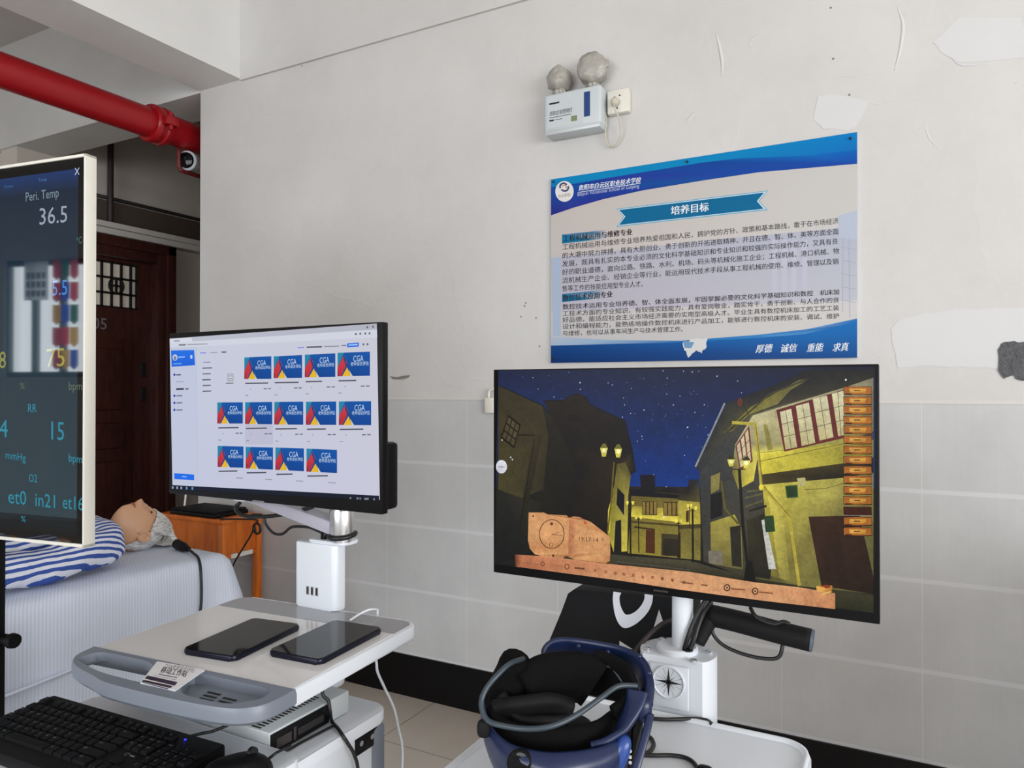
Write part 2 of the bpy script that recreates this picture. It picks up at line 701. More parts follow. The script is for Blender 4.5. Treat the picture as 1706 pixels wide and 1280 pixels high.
class Paint:
    """A flat picture: outlines given in the photograph's pixels are carried onto the picture's own plane."""
    def __init__(s, to3d, normal, step=0.00002, gain=1.0):
        s.gain = gain
        s.f, s.n, s.step, s.k = to3d, Vector(normal).normalized(), step, 0
        s.V, s.Fc, s.C = [], [], []

    def put(s, pts2, faces, cols, lift=True):
        if lift:
            s.k += 1
        b = len(s.V)
        for p in pts2:
            s.V.append(s.f(p) + s.n * (s.step * s.k))
        for f in faces:
            s.Fc.append([b + i for i in f])
            s.C.append([cols[i] for i in f])

    def poly(s, pts, col, lift=True):
        tr = tessellate_polygon([[Vector((p[0], p[1], 0)) for p in pts]])
        cols = [lin(c) for c in col] if isinstance(col[0], (tuple, list)) else [lin(col)] * len(pts)
        s.put(pts, tr, cols, lift)

    def line(s, pts, w, col, lift=True):
        first = True
        for a, b in zip(pts, pts[1:]):
            d = Vector((b[0] - a[0], b[1] - a[1]))
            if d.length < 1e-6:
                continue
            q = Vector((-d.y, d.x)).normalized() * (w / 2)
            s.poly([(a[0] + q.x, a[1] + q.y), (b[0] + q.x, b[1] + q.y), (b[0] - q.x, b[1] - q.y), (a[0] - q.x, a[1] - q.y)], col, lift and first)
            first = False

    def disc(s, c, rx, ry, col, n=20, lift=True):
        s.poly([(c[0] + rx * math.cos(2 * PI * k / n), c[1] + ry * math.sin(2 * PI * k / n)) for k in range(n)], col, lift)

    def ring(s, c, rx, ry, w, col, a0=0, a1=360, n=28):
        p = []
        for k in range(n + 1):
            a = math.radians(a0 + (a1 - a0) * k / n)
            p.append((c[0] + rx * math.cos(a), c[1] + ry * math.sin(a)))
        s.line(p, w, col)

    def text(s, body, p0, p1, h, col, up=(0, -1), lift=True, fat=0.0):
        """baseline from p0 to p1 (pixels); h = em height in pixels"""
        vs_, fs_, w = glyphs(body)
        dx, dy = (p1[0] - p0[0]) / w, (p1[1] - p0[1]) / w
        pts = [(p0[0] + dx * x + up[0] * h * y, p0[1] + dy * x + up[1] * h * y) for x, y in vs_]
        s.put(pts, fs_, [lin(col)] * len(pts), lift)
        if fat:
            s.put([(x + fat, y) for x, y in pts], fs_, [lin(col)] * len(pts), lift)

    def build(s, name, m, parent=None, **k):
        me = bpy.data.meshes.new(name)
        off = wloc(parent) if parent is not None else Vector((0, 0, 0))
        me.from_pydata([tuple(v - off) for v in s.V], [], s.Fc)
        at = me.color_attributes.new('Col', 'FLOAT_COLOR', 'CORNER')
        i = 0
        for c in s.C:
            for q in c:
                at.data[i].color = (q[0] * s.gain, q[1] * s.gain, q[2] * s.gain, 1.0)
                i += 1
        me.materials.append(M[m])
        # every face must look out of the picture
        o = bpy.data.objects.new(name, me)
        COL.objects.link(o)
        if parent is not None:
            o.parent = parent
        return tag(o, **k)


def lettering(name, body, org, right, up, em, m, parent, width=None, lift=0.0004, label=None):
    """flat letters as a part: org = start of the baseline, right/up = unit directions"""
    vs_, fs_, w = glyphs(body)
    sx = em if width is None else width / w
    right, up = Vector(right).normalized(), Vector(up).normalized()
    nn = right.cross(up)
    bm = bmesh.new()
    vv = [bm.verts.new(Vector(org) + right * (x * sx) + up * (y * em) + nn * lift) for x, y in vs_]
    for f in fs_:
        try:
            bm.faces.new([vv[i] for i in f])
        except ValueError:
            pass
    return obj(name, bm, m, parent, label=label, fix=False)


def solid(o, t, offset=-1.0):
    md = o.modifiers.new('thickness', 'SOLIDIFY')
    md.thickness = t
    md.offset = offset
    return o


def subsurf(o, n=2):
    md = o.modifiers.new('smooth', 'SUBSURF')
    md.levels = md.render_levels = n
    return o


# ================================================================== THE SETTING
XL, XR, YF, ZC = -5.5, 4.6, -7.0, 3.9
XH = -8.2                                       # left wall of the hall
WE = -3.575                                     # free end of the back wall


def S(name, *boxes, m='plaster', parent=None):
    bm = bmesh.new()
    for b in boxes:
        box(bm, *b)
    return struct(name, bm, m, parent)


S('floor', (XH - .2, XR + .2, YF - .2, 5.2, -.1, 0), m='floor')
S('ceiling', (XH - .2, XR + .2, YF - .2, 5.2, ZC, ZC + .1), m='ceil')
wall = S('wall_back', (WE, XR, 0, .2, 0, ZC), m='plaster')
dado = S('tile_dado', (WE, XR, -.007, 0, .195, 1.412), m='tile', parent=wall)
S('dado_cap', (WE, XR, -.010, 0, 1.412, 1.424), m='dadocap', parent=wall)
S('baseboard_back', (WE - .012, XR, -.016, 0, 0, .195), m='basebd')
S('trim_1', (-3.24, XR, -.014, 0, 3.172, ZC), m='plaster')                # beam cast into the wall
S('trim_2', (WE, -3.24, YF, 0, 3.182, ZC), m='plaster2')                   # deep beam towards the camera
S('trim_3', (XH, WE, 0, .3, 3.172, ZC), m='plaster2')                      # beam across the passage mouth
S('wall_passage', (WE, WE + .2, .2, 5, 0, ZC), m='corr')
S('wall_end', (XL, WE, 5, 5.2, 0, ZC), m='corr')
S('wall_left', (XH - .2, XH, YF, .3, 0, ZC), m='plaster2')
S('wall_passage_left', (XL - .2, XL, .02, 5.2, 0, 3.172), (XL - .2, XL, .3, 5.2, 3.172, ZC), m='corr')
S('wall_beside_passage', (XH, XL - .2, .05, .3, 0, 3.172), m='corr')
S('wall_right', (XR, XR + .2, -1.45, .2, 0, ZC), (XR, XR + .2, YF, -6.55, 0, ZC), (XR, XR + .2, -6.55, -1.45, 0, .95), (XR, XR + .2, -6.55, -1.45, 3.05, ZC), m='plaster2')
S('wall_front', (XH, -7.75, YF - .2, YF, 0, ZC), (-6.65, -3.45, YF - .2, YF, 0, ZC), (-7.75, -6.65, YF - .2, YF, 0, 1.6), (-7.75, -6.65, YF - .2, YF, 2.92, ZC), (.25, XR, YF - .2, YF, 0, ZC), (-3.45, .25, YF - .2, YF, 0, 1.1), (-3.45, .25, YF - .2, YF, 2.9, ZC), m='plaster2')


def window(name, horiz, c, a0, a1, z0, z1, n):
    """frame with mullions; horiz 'y' = lies along y at x=c, 'x' = lies along x at y=c"""
    bm = bmesh.new()
    t = .06

    def b(p0, p1, q0, q1):
        if horiz == 'y':
            box(bm, c - .03, c + .03, p0, p1, q0, q1)
        else:
            box(bm, p0, p1, c - .03, c + .03, q0, q1)
    b(a0, a1, z0, z0 + t)
    b(a0, a1, z1 - t, z1)
    for i in range(n + 1):
        p = a0 + (a1 - a0) * i / n
        b(max(a0, p - t / 2), min(a1, p + t / 2), z0 + t, z1 - t)
    return struct(name, bm, 'winframe')


window('window_1', 'y', XR + .1, -6.55, -1.45, .95, 3.05, 5)
window('window_2', 'x', YF - .1, -3.45, .25, 1.1, 2.9, 4)
window('window_3', 'x', YF - .05, -7.75, -6.65, 1.6, 2.92, 3)
S('shade_block', (.82, 1.7, -1.25, 0, 0, 1.06), m='plaster2')                              # unseen block added right of the view to shade the lower wall

# ---- scars of the plaster: flakes, filler and scratches
def flake(name, pts, m, y0, parent, label=None, bev=0.0):
    bm = bmesh.new()
    P = [ony(x, y, 0) for x, y in pts]
    mtx = Matrix(((1, 0, 0, 0), (0, 0, -1, 0), (0, 1, 0, 0), (0, 0, 0, 1)))
    prism(bm, [(p.x, p.z) for p in P], 0.0, y0, mtx)
    return obj(name, bm, m, parent, label=label)


def wob(pts, n, amp, seed):
    """roughen an outline"""
    rnd = random.Random(seed)
    out = []
    for (a, b), (c, d) in zip(pts, pts[1:] + pts[:1]):
        for k in range(n):
            t = k / n
            out.append((a + (c - a) * t + rnd.uniform(-amp, amp), b + (d - b) * t + rnd.uniform(-amp, amp)))
    return out


flake('bare_cement_patch', wob([(1663, 583), (1669, 572), (1684, 569), (1700, 570), (1722, 572), (1722, 632), (1694, 634), (1688, 626), (1672, 630), (1662, 618)], 3, 1.5, 3), 'cement', .004, wall, 'dark grey bare cement where plaster broke away')
flake('chipped_patch', wob([(650, 627), (662, 628), (683, 625), (681, 629), (672, 632), (655, 632)], 2, .5, 5), 'chip', .003, wall, 'small grey chip in the plaster')
flake('filler_patch', wob([(1484, 548), (1500, 533), (1545, 522), (1590, 516), (1730, 514), (1730, 612), (1640, 614), (1560, 610), (1496, 612), (1490, 585)], 4, 1.6, 9), 'patchpl', .0012, wall, 'paler patch of fresh filler')
flake('filler_patch', wob([(1388, 158), (1448, 168), (1428, 210), (1414, 218), (1372, 214), (1356, 200), (1362, 160)], 3, 1.2, 12), 'patchpl', .001, wall, 'paler patch of fresh filler')
flake('filler_patch', wob([(1555, 70), (1600, 28), (1700, 30), (1720, 95), (1600, 105), (1570, 90)], 3, 1.5, 14), 'patchpl', .001, wall, 'paler patch of fresh filler')
bm = bmesh.new()
for pts, w in [([(1193, 55), (1199, 80), (1203, 105), (1202, 128)], .008), ([(1495, 12), (1504, 40), (1500, 80), (1490, 118)], .007), ([(1142, 206), (1152, 193), (1162, 186)], .006),
               ([(1430, 166), (1455, 170), (1463, 173), (1535, 161)], .003), ([(1530, 216), (1556, 192)], .002), ([(1364, 203), (1372, 214), (1394, 211)], .003),
               ([(1586, 98), (1604, 108), (1650, 106)], .006), ([(1250, 85), (1253, 66), (1285, 45)], .003), ([(1540, 200), (1548, 230), (1568, 250)], .003),
               ([(538, 30), (540, 100)], .0015), ([(786, 0), (789, 24)], .002), ([(812, 130), (814, 215), (818, 330)], .0015), ([(540, 190), (536, 380)], .0015),
               ([(680, 370), (706, 372), (738, 370)], .002), ([(705, 380), (709, 408)], .003), ([(860, 300), (875, 305), (890, 330)], .002), ([(1690, 140), (1706, 128)], .004), ([(1400, 128), (1480, 130)], .002)]:
    tube(bm, [ony(x, y, 0) for x, y in pts], (lambda t, w=w: w * (0.25 + math.sin(PI * min(1, max(0, t))) * 0.75)), 6, 6)
for v in bm.verts:
    v.co.y *= 0.08
obj('trowel_ridges', bm, 'patchpl', wall, True)
bm = bmesh.new()
for x, y in [(868, 528), (893, 530), (899, 577), (876, 505), (874, 510), (503, 110), (1384, 13), (1415, 158), (1388, 98)]:
    p = ony(x, y, 0)
    cyl(bm, (p.x, -.0008, p.z), (p.x, .001, p.z), .004, n=8)
obj('nail_holes', bm, 'chip', wall)

# ---- door with barred light in the left wall of the passage
dr = thing('door_1', (XL, .576, 0), None, None)
dr['kind'] = 'structure'
bm = bmesh.new()
for b in ((XL, -5.36, 0.0, .125, 0, 2.61), (XL, -5.36, 1.027, 1.152, 0, 2.61), (XL, -5.36, .125, 1.027, 2.485, 2.61)):
    box(bm, *b, bev=.012)
for b in ((XL, -5.335, -.03, .05, 0, 2.64), (XL, -5.335, 1.10, 1.18, 0, 2.64), (XL, -5.335, -.03, 1.18, 2.56, 2.64)):
    box(bm, *b, bev=.008)
obj('door_frame', bm, 'doorwood', dr, 'auto')
bm = bmesh.new()
LX = -5.455
for b in ((XL, LX, .125, 1.027, 0.01, 2.10), (XL, LX, .125, 1.027, 2.46, 2.485), (XL, LX, .125, .225, 2.10, 2.46), (XL, LX, .915, 1.027, 2.10, 2.46)):
    box(bm, *b)
leaf = obj('door_leaf', bm, 'doorwood', dr)
BX('light_pane', XL, LX - .03, .225, .915, 2.10, 2.46, 'grillglass', dr)
bm = bmesh.new()
for y in (.225, .30, .38, .46, .54, .62, .70, .78, .86, .912):
    box(bm, LX - .022, LX - .006, y - .008, y + .008, 2.10, 2.46)
for z in (2.105, 2.215, 2.335, 2.455):
    box(bm, LX - .022, LX - .006, .225, .915, z - .008, z + .008)
for y in (.424, .735):
    pts = [(LX - .006, y + .06 * math.cos(a), 2.275 + .06 * math.sin(a)) for a in [2 * PI * k / 24 for k in range(25)]]
    tube(bm, pts, .009, 6, 1)
    box(bm, LX - .014, LX, y - .05, y + .05, 2.268, 2.282)
    box(bm, LX - .014, LX, y - .007, y + .007, 2.225, 2.325)
obj('window_grille', bm, 'iron', dr)
bm = bmesh.new()
box(bm, LX, LX + .014, .30, .86, .22, 1.86, bev=.006)
obj('panel_moulding', bm, 'doorwood', dr, 'auto')
for z0, z1 in ((1.30, 1.78), (1.00, 1.20), (.30, .90)):
    BX('raised_panel', LX + .014, LX + .034, .38, .775, z0, z1, 'doorwood', dr, bev=.016)
for z in (1.62, 1.42):
    BX('lock_plate', LX, LX + .02, .93, .975, z - .06, z + .06, 'iron', dr, bev=.006)
lettering('number_plate', '05', (LX + .001, .535, 1.925), (0, 1, 0), (0, 0, 1), .125, 'inkg', dr)

S('trim_4', (XL, -5.38, .3, 5, 2.655, 2.74), (XL, -5.34, .3, 5, 2.70, 2.74), m='ceil')        # concrete ledge above the door
S('trim_5', (XL, -5.46, .3, 5, 2.74, 2.93), m='darkboard')                                  # dark board over the ledge
WIRE('conduit_pipe', [(-5.47, .3, 2.955), (-5.47, 2, 2.955), (-5.47, 4.99, 2.955)], .014, 'darkmetal', 'thin horizontal conduit on the dark wall above the wooden door', 'pipe', sub=2)
bm = bmesh.new()
cyl(bm, (-5.425, .66, 2.745), (-5.425, .66, 3.9), .022)
obj('riser_pipe', bm, 'darkmetal', None, 'auto', 'dark brown vertical pipe on the wall above the wooden door', 'pipe')

# ---- red fire main under the beam
PX, PZ, PR = -3.80, 2.985, .084
pipe = thing('fire_pipe', (PX, -2.5, PZ), 'thick red fire pipe running under the ceiling at upper left', 'pipe')
bm = bmesh.new()
cyl(bm, (PX, -6.95, PZ), (PX, -.14, PZ), PR, n=32)
cyl(bm, (PX, -.10, PZ), (PX, 4.9, PZ), PR, n=32)
obj('pipe_run', bm, 'red', pipe, 'auto')
cp = None
bm = bmesh.new()
lathe(bm, [(PR, -.055), (.102, -.055), (.108, -.045), (.108, -.02), (.100, -.012), (.100, .012), (.108, .02), (.108, .045), (.102, .055), (PR, .055)], (PX, -.12, PZ), (0, 1, 0), 36)
cp = obj('coupling', bm, 'red', pipe, 'auto')
for s in (-1, 1):
    bm = bmesh.new()
    box(bm, PX + s * .10, PX + s * .15, -.16, -.08, PZ - .025, PZ + .025, bev=.006)
    cyl(bm, (PX + s * .128, -.12, PZ - .05), (PX + s * .128, -.12, PZ + .05), .012, n=8)
    obj('bolt_lug', bm, 'red', cp, 'auto')
for y in (-4.5, -2.3, 1.9):
    bm = bmesh.new()
    cyl(bm, (PX, y, PZ + PR), (PX, y, ZC), .007, n=8)
    lathe(bm, [(PR, -.015), (PR + .006, -.015), (PR + .006, .015), (PR, .015)], (PX, y, PZ), (0, 1, 0), 28)
    obj('pipe_hanger', bm, 'darkmetal', pipe, 'auto')

# ---- fixture in a dark red bracket behind the pipe
fx = thing('bracket_lamp', (-3.80, .16, 2.78), 'black and white fixture in a dark red bracket under the red pipe', 'lamp')
bm = bmesh.new()
tube(bm, [(-3.80, .03, 2.90), (-3.80, .03, 2.80), (-3.80, .04, 2.775), (-3.80, .07, 2.765), (-3.80, .33, 2.765), (-3.80, .36, 2.775), (-3.80, .37, 2.80), (-3.80, .37, 2.90)], .013, 8, 4)
obj('bracket', bm, 'redd', fx, True)
bm = bmesh.new()
lathe(bm, [(0, -.05), (.045, -.045), (.058, -.01), (.058, .05), (.047, .062), (0, .066)], (-3.80, .115, 2.836), (0.35, -.75, -.1), 24)
obj('lamp_housing', bm, 'white', fx, 'auto')
bm = bmesh.new()
lathe(bm, [(0, .067), (.047, .062), (.043, .075), (0, .085)], (-3.80, .115, 2.836), (0.35, -.75, -.1), 24)
obj('dark_lens', bm, 'blackgl', fx, 'auto')
# ================================================================== ON THE WALL
# ---- twin-head emergency light
ex0, ex1, ez0, ez1, ey = -1.338, -1.083, 2.542, 2.70, -.085
el = thing('emergency_light', (-1.21, -.04, ez0), 'white emergency light box with two plastic-wrapped lamp heads high on the wall', 'emergency light')
BX('battery_box', ex0, ex1, ey, 0, ez0, ez1, 'lightbox', el, bev=.010, seg=3)
BX('bottom_cover', ex0 + .004, ex1 - .004, ey + .002, 0, ez0 - .014, ez0 + .01, 'pcgrey', el, bev=.006)
BX('side_label', ex1 - .072, ex1 - .046, ey - .0015, ey, ez0 + .035, ez1 - .022, 'bluelab', el, label='tall dark blue label')
BX('indicator_window', ex0 + .125, ex0 + .152, ey - .001, ey, ez0 + .026, ez0 + .048, 'lcd', el)
pn = BX('front_panel', ex0 + .016, ex1 - .08, ey - .0008, ey, ez0 + .014, ez1 - .012, 'lightbox', el)
yy = ey - .001
lettering('lettering', '消防应急照明灯', (ex0 + .026, yy, ez0 + .066), (1, 0, 0), (0, 0, 1), .021, 'ink', el, width=.105)
bm = bmesh.new()
box(bm, ex0 + .026, ex0 + .072, yy - .0006, yy, ez0 + .112, ez0 + .119)
obj('maker_mark', bm, 'ink', el)
bm = bmesh.new()
box(bm, ex0 + .026, ex0 + .125, yy - .0006, yy, ez0 + .056, ez0 + .058)
box(bm, ex0 + .026, ex0 + .047, yy - .0006, yy, ez0 + .042, ez0 + .048)
box(bm, ex0 + .052, ex0 + .085, yy - .0006, yy, ez0 + .044, ez0 + .046)
obj('printed_lines', bm, 'ink', el)
for cx, cz, r, tilt, sd in ((-1.278, 2.765, .050, -.35, 1), (-1.128, 2.775, .063, .30, 2)):
    bm = bmesh.new()
    ax = Vector((tilt, -1, .12))
    lathe(bm, [(0, -.055), (r * .55, -.052), (r * .9, -.028), (r, 0), (r * 1.0, .02), (r * .93, .032), (r * .5, .043), (0, .046)], (cx, -.06, cz), ax, 36)
    for v in bm.verts:
        v.co += (v.co - Vector((cx, -.06, cz))).normalized() * (noise.noise(v.co * 45 + Vector((sd * 7, 0, 0))) * .009)
    hd = obj('lamp_head', bm, 'wrap', el, True)
    bm = bmesh.new()
    for k in range(7):
        a = k * 2 * PI / 7
        p = Vector((cx + .012 * math.cos(a), -.06 + .012 * math.sin(a), cz - r * .75))
        cyl(bm, p, (cx + .022 * math.cos(a), -.055 + .022 * math.sin(a), 2.698), .010, .012, 6)
    obj('gathered_wrap', bm, 'wrap', hd, True)
bm = bmesh.new()
box(bm, -1.075, -1.055, -.075, -.055, 2.768, 2.80, bev=.005)
box(bm, -1.092, -1.078, -.07, -.05, 2.735, 2.752, bev=.004)
obj('swivel_knob', bm, 'wrap', el, 'auto')

# ---- socket and its plug lead
so = thing('wall_socket', (-1.03, -.015, 2.588), 'white surface wall socket beside the emergency light', 'socket')
BX('socket_box', -1.075, -.982, -.034, 0, 2.588, 2.684, 'cream', so, bev=.006)
for dx, dz in ((-.012, .018), (.010, .022), (-.001, -.028)):
    bm = bmesh.new()
    cyl(bm, (-1.03 + dx, -.0348, 2.636 + dz), (-1.03 + dx, -.033, 2.636 + dz), .0035, n=8)
    obj('socket_slot', bm, 'slot', so)
ld = thing('plug_lead', (-1.035, -.04, 2.47), 'pale plug and drooping lead hanging from the wall socket', 'power lead')
bm = bmesh.new()
lathe(bm, [(0, 0), (.016, 0), (.018, .014), (.013, .03), (0, .034)], (-1.036, -.035, 2.632), (0, -1, -.2), 16)
obj('plug', bm, 'beige', ld, True)
bm = bmesh.new()
tube(bm, [(-1.036, -.062, 2.622), (-1.028, -.064, 2.59), (-1.016, -.05, 2.55), (-1.018, -.03, 2.50), (-1.045, -.018, 2.462), (-1.075, -.016, 2.468), (-1.088, -.02, 2.51), (-1.080, -.03, 2.57), (-1.084, -.045, 2.602)], .0032, 8, 8)
obj('lead', bm, 'beige', ld, True)

# ---- information poster
PY = -.012
po = thing('wall_poster', (-.744, PY, 1.575), 'large white and blue Chinese information poster screwed to the wall', 'poster')
tl, tr_, brr, bl = ony(918, 299, PY), ony(1428, 220, PY), ony(1428, 596, PY), ony(918, 605, PY)
x0, x1, z0, z1 = (tl.x + bl.x) / 2, (tr_.x + brr.x) / 2, (bl.z + brr.z) / 2, (tl.z + tr_.z) / 2
BX('backing_board', x0, x1, PY + .0006, 0, z0, z1, 'white', po)
PT = Paint(lambda p: ony(p[0], p[1], PY), (0, -1, 0), gain=.86)
c = [(918, 299), (1428, 220), (1428, 596), (918, 605)]
PT.poly(c, [(205, 195, 188), (206, 204, 200), (214, 212, 212), (205, 203, 206)])
PT.poly([(918, 430), (1180, 400), (1400, 380), (1428, 378), (1428, 500), (1180, 510), (918, 520)], [(188, 186, 200), (196, 190, 206), (190, 190, 206), (186, 190, 206), (196, 198, 208), (196, 192, 206), (196, 192, 204)])
PT.poly([(921, 430), (934, 428), (934, 560), (921, 560)], (176, 192, 216))
for xx in (1286, 1302, 1318, 1336):                                   # faint printed towers
    PT.poly([(xx, 400 + (xx - 1286) * .1), (xx + 9, 399), (xx + 9, 495), (xx, 497)], (198, 198, 216))
for k in range(6):
    PT.line([(1402, 390 + k * 22), (1426, 394 + k * 22)], 1.0, (170, 178, 200))
PT.line([(1404, 372), (1404, 520)], 1.0, (172, 180, 202))
PT.line([(1414, 365), (1416, 528)], 1.0, (172, 180, 202))
PT.poly([(1396, 360), (1428, 350), (1428, 400), (1398, 396)], (190, 198, 216))
lb, lb2 = (0, 138, 196), (0, 128, 200)
PT.poly([(918, 299), (1178, 258.7), (1428, 220), (1428, 262), (1265, 270), (1170, 280), (1060, 296), (918, 322)], [lb, lb, lb2, (10, 110, 190), lb2, lb, lb, (20, 105, 180)])
PT.poly([(918, 359), (918, 312), (960, 306), (1010, 297), (1090, 284), (1170, 271), (1230, 264), (1280, 262), (1350, 259), (1428, 250), (1428, 273), (1265, 287), (1170, 301), (1070, 317.5), (1005, 332), (956, 346)],
        [(36, 40, 132), (14, 80, 165), (25, 60, 150), (38, 58, 160), (20, 70, 160), (15, 70, 155), (10, 95, 175), (5, 105, 185), (5, 105, 190), (5, 100, 190), (24, 74, 170), (20, 72, 166), (18, 80, 160), (28, 62, 156), (34, 52, 152), (44, 56, 154)])
PT.disc((940.5, 319), 15.3, 17.3, (236, 234, 232), 28)
PT.ring((939, 311), 6, 5.5, 3.0, (52, 66, 120), 150, 330)
PT.ring((941, 313), 6, 5.5, 3.0, (52, 66, 120), -30, 150)
PT.ring((940, 312), 3.4, 3.2, 1.6, (196, 120, 90), 200, 400)
PT.text('白云职校', (930, 329.5), (950.5, 326.5), 6.0, (110, 90, 60))
wt = (238, 240, 244)
PT.text('贵阳市白云区职业技术学校', (963, 317.5), (1067, 303.5), 10.5, wt, up=(.18, -1), fat=.5)
PT.line([(965, 320.5), (1067, 305.5)], 1.0, wt)
PT.text('Baiyun Vocational School of Guiyang', (962, 327), (1065, 312.5), 9.0, (200, 205, 235))
PT.poly([(1027, 348), (1280, 317.5), (1265, 335), (1279, 350), (1027, 378), (1038.5, 361)], (90, 175, 215))
PT.poly([(1028.5, 349), (1277.5, 319), (1263.5, 335), (1276.5, 348.8), (1029, 376.5), (1040, 361)], (205, 225, 235))
PT.poly([(1031.5, 350), (1273, 321), (1261, 335.3), (1272, 348), (1031.5, 375), (1042, 361)], (0, 106, 154))
PT.text('培养目标', (1117, 357.5), (1180, 350.5), 16.0, (240, 244, 248), fat=.8)
PT.poly([(936.5, 391), (985, 386), (1010, 383), (1010, 397), (985, 400.5), (936.5, 406)], [(0, 118, 166), (0, 118, 166), (190, 190, 196), (190, 190, 196), (20, 124, 168), (0, 118, 166)])
PT.poly([(936.5, 490), (980, 486), (1008, 483), (1008, 496), (980, 499), (936.5, 503.5)], [(0, 118, 166), (0, 118, 166), (192, 192, 200), (192, 192, 200), (20, 124, 168), (0, 118, 166)])
ink = (44, 42, 46)
for s_, a, b, h, fat in [
    ('工程机械运用与维修专业', (937.5, 402.5), (1053, 390.8), 11.5, .7),
    ('工程机械运用与维修专业培养热爱祖国和人民，拥护党的方针、政策和基本路线，敢于在市场经济', (936.5, 416), (1397, 372), 10.8, 0),
    ('的大潮中努力拼搏，具有大胆创业、勇于创新的开拓进取精神，并且在德、智、体、美等方面全面', (936.5, 430.4), (1397, 389.6), 10.8, 0),
    ('发展，既具有扎实的本专业必须的文化科学基础知识和专业知识和较强的实际操作能力，又具有良', (936.5, 444), (1396, 406), 10.8, 0),
    ('好的职业道德，面向公路、铁路、水利、机场、码头等机械化施工企业；工程机械、港口机械、物', (936.5, 458), (1398, 422), 10.8, 0),
    ('流机械生产企业、经销企业等行业，能运用现代技术手段从事工程机械的使用、维修、管理以及销', (936.5, 471.6), (1397, 439.5), 10.8, 0),
    ('售等工作的技能应用型专业人才。', (936.5, 485.3), (1071, 477), 10.8, 0),
    ('数控技术应用专业', (937, 501.5), (1020, 494.5), 11.5, .7),
    ('数控技术运用专业培养德、智、体全面发展，牢固掌握必要的文化科学基础知识和数控　机床加', (937, 515.3), (1398, 490), 9.8, .2),
    ('工技术方面的专业知识，有较强实践能力，具有爱岗敬业，踏实肯干，勇于创新、与人合作的良', (937, 526.6), (1398, 503.5), 9.8, 0),
    ('好品德，能适应社会主义市场经济需要的实用型高级人才。毕业生具有数控机床加工的工艺工装', (937, 537), (1398, 516.7), 9.8, 0),
    ('设计和编程能力，能熟练地操作数控机床进行产品加工，能够进行数控机床的安装、调试、维护', (937, 548), (1398, 530), 9.8, 0),
    ('与维修，也可以从事车间生产与技术管理工作。', (937, 559.4), (1137.5, 552), 9.8, 0)]:
    PT.text(s_, a, b, h, ink, fat=fat)
PT.poly([(918, 561), (1021, 567), (1134, 568), (1134, 573), (918, 578)], [(190, 198, 215), (150, 185, 215), (20, 120, 190), (10, 100, 175), (170, 190, 215)])
PT.poly([(1134, 568), (1262, 558), (1343, 549), (1428, 531), (1428, 540), (1343, 560), (1262, 566), (1134, 574)], [(20, 120, 190), (60, 135, 200), (110, 160, 210), (30, 120, 195), (20, 90, 170), (90, 160, 215), (40, 125, 195), (10, 100, 175)])
PT.poly([(918, 576), (1134, 570.5), (1262, 563.5), (1343, 556.5), (1428, 536), (1428, 596), (918, 605)], [(6, 72, 142), (8, 92, 168), (10, 100, 178), (12, 108, 186), (14, 112, 190), (16, 76, 146), (6, 48, 112)])
PT.poly(wob([(1138, 573), (1150, 566), (1178, 563), (1176, 580), (1168, 588), (1160, 584), (1148, 596), (1140, 584)], 4, 1.6, 4), (226, 226, 226))
PT.poly(wob([(1137, 568), (1157, 570), (1152, 580), (1140, 580)], 3, 1.2, 6), (120, 160, 200))
for s_, xa, xb in (('厚德', 1258, 1285), ('诚信', 1299, 1326), ('重能', 1343, 1370), ('求真', 1386, 1412)):
    PT.text(s_, (xa, 587.5 - (xa - 1258) * .02), (xb, 586.5 - (xb - 1258) * .02), 15.5, (235, 240, 245), up=(.22, -1), fat=.6)
PT.build('printed_face', 'poster', po)
for px_, py_ in ((921.5, 303.5), (1145, 270), (1417, 231), (921, 598)):
    p = ony(px_, py_, PY)
    bm = bmesh.new()
    lathe(bm, [(.0045, .0), (.0045, .004), (.003, .006), (0, .0062)], (p.x + (.004 if px_ < 1000 else 0), PY - .003, p.z), (0, -1, 0), 12)
    obj('screw', bm, 'iron', po, True)

# ---- small white cable outlet half hidden by the right monitor
cl = thing('cable_outlet', (-1.64, -.02, 1.37), 'small white cable clip on the wall at the left edge of the big monitor', 'cable clip')
bm = bmesh.new()
p = ony(818, 668, 0)
box(bm, p.x - .018, p.x + .03, -.03, -.007, p.z - .055, p.z + .015, bev=.006)
obj('clip_body', bm, 'cream', cl, 'auto')
bm = bmesh.new()
tube(bm, [(p.x + .0, -.02, p.z + .012), (p.x + .004, -.02, p.z + .045), (p.x + .03, -.02, p.z + .055)], .006, 8, 5)
obj('clip_lead', bm, 'cream', cl, True)
# ================================================================== LEFT: display, bed, manikin, desk
# ---- tall vital-signs display on a black stand, turned 8 degrees
DA = math.radians(8.2)
dr_ = Vector((math.cos(DA), math.sin(DA), 0))          # along the screen, to the right
dn = Vector((math.sin(DA), -math.cos(DA), 0))          # out of the screen
DR = Vector((-1.894, -1.70, 0))                        # right front edge
DW, DZ0, DZ1, DT = .85, 1.045, 2.081, .034
vd = thing('vital_signs_display', tuple(DR - dr_ * DW / 2 + Vector((0, 0, 0))), 'tall white framed vital signs display on a black stand at left edge', 'display')
MD = Matrix.Translation(DR) @ Matrix(((dr_.x, -dn.x, 0, 0), (dr_.y, -dn.y, 0, 0), (0, 0, 1, 0), (0, 0, 0, 1)))   # local: x along, y into the back, z up


def DB(name, x0, x1, y0, y1, z0, z1, m, bev=0.0, parent=vd, **k):
    return BX(name, x0, x1, y0, y1, z0, z1, m, parent, bev, mtx=MD, **k)


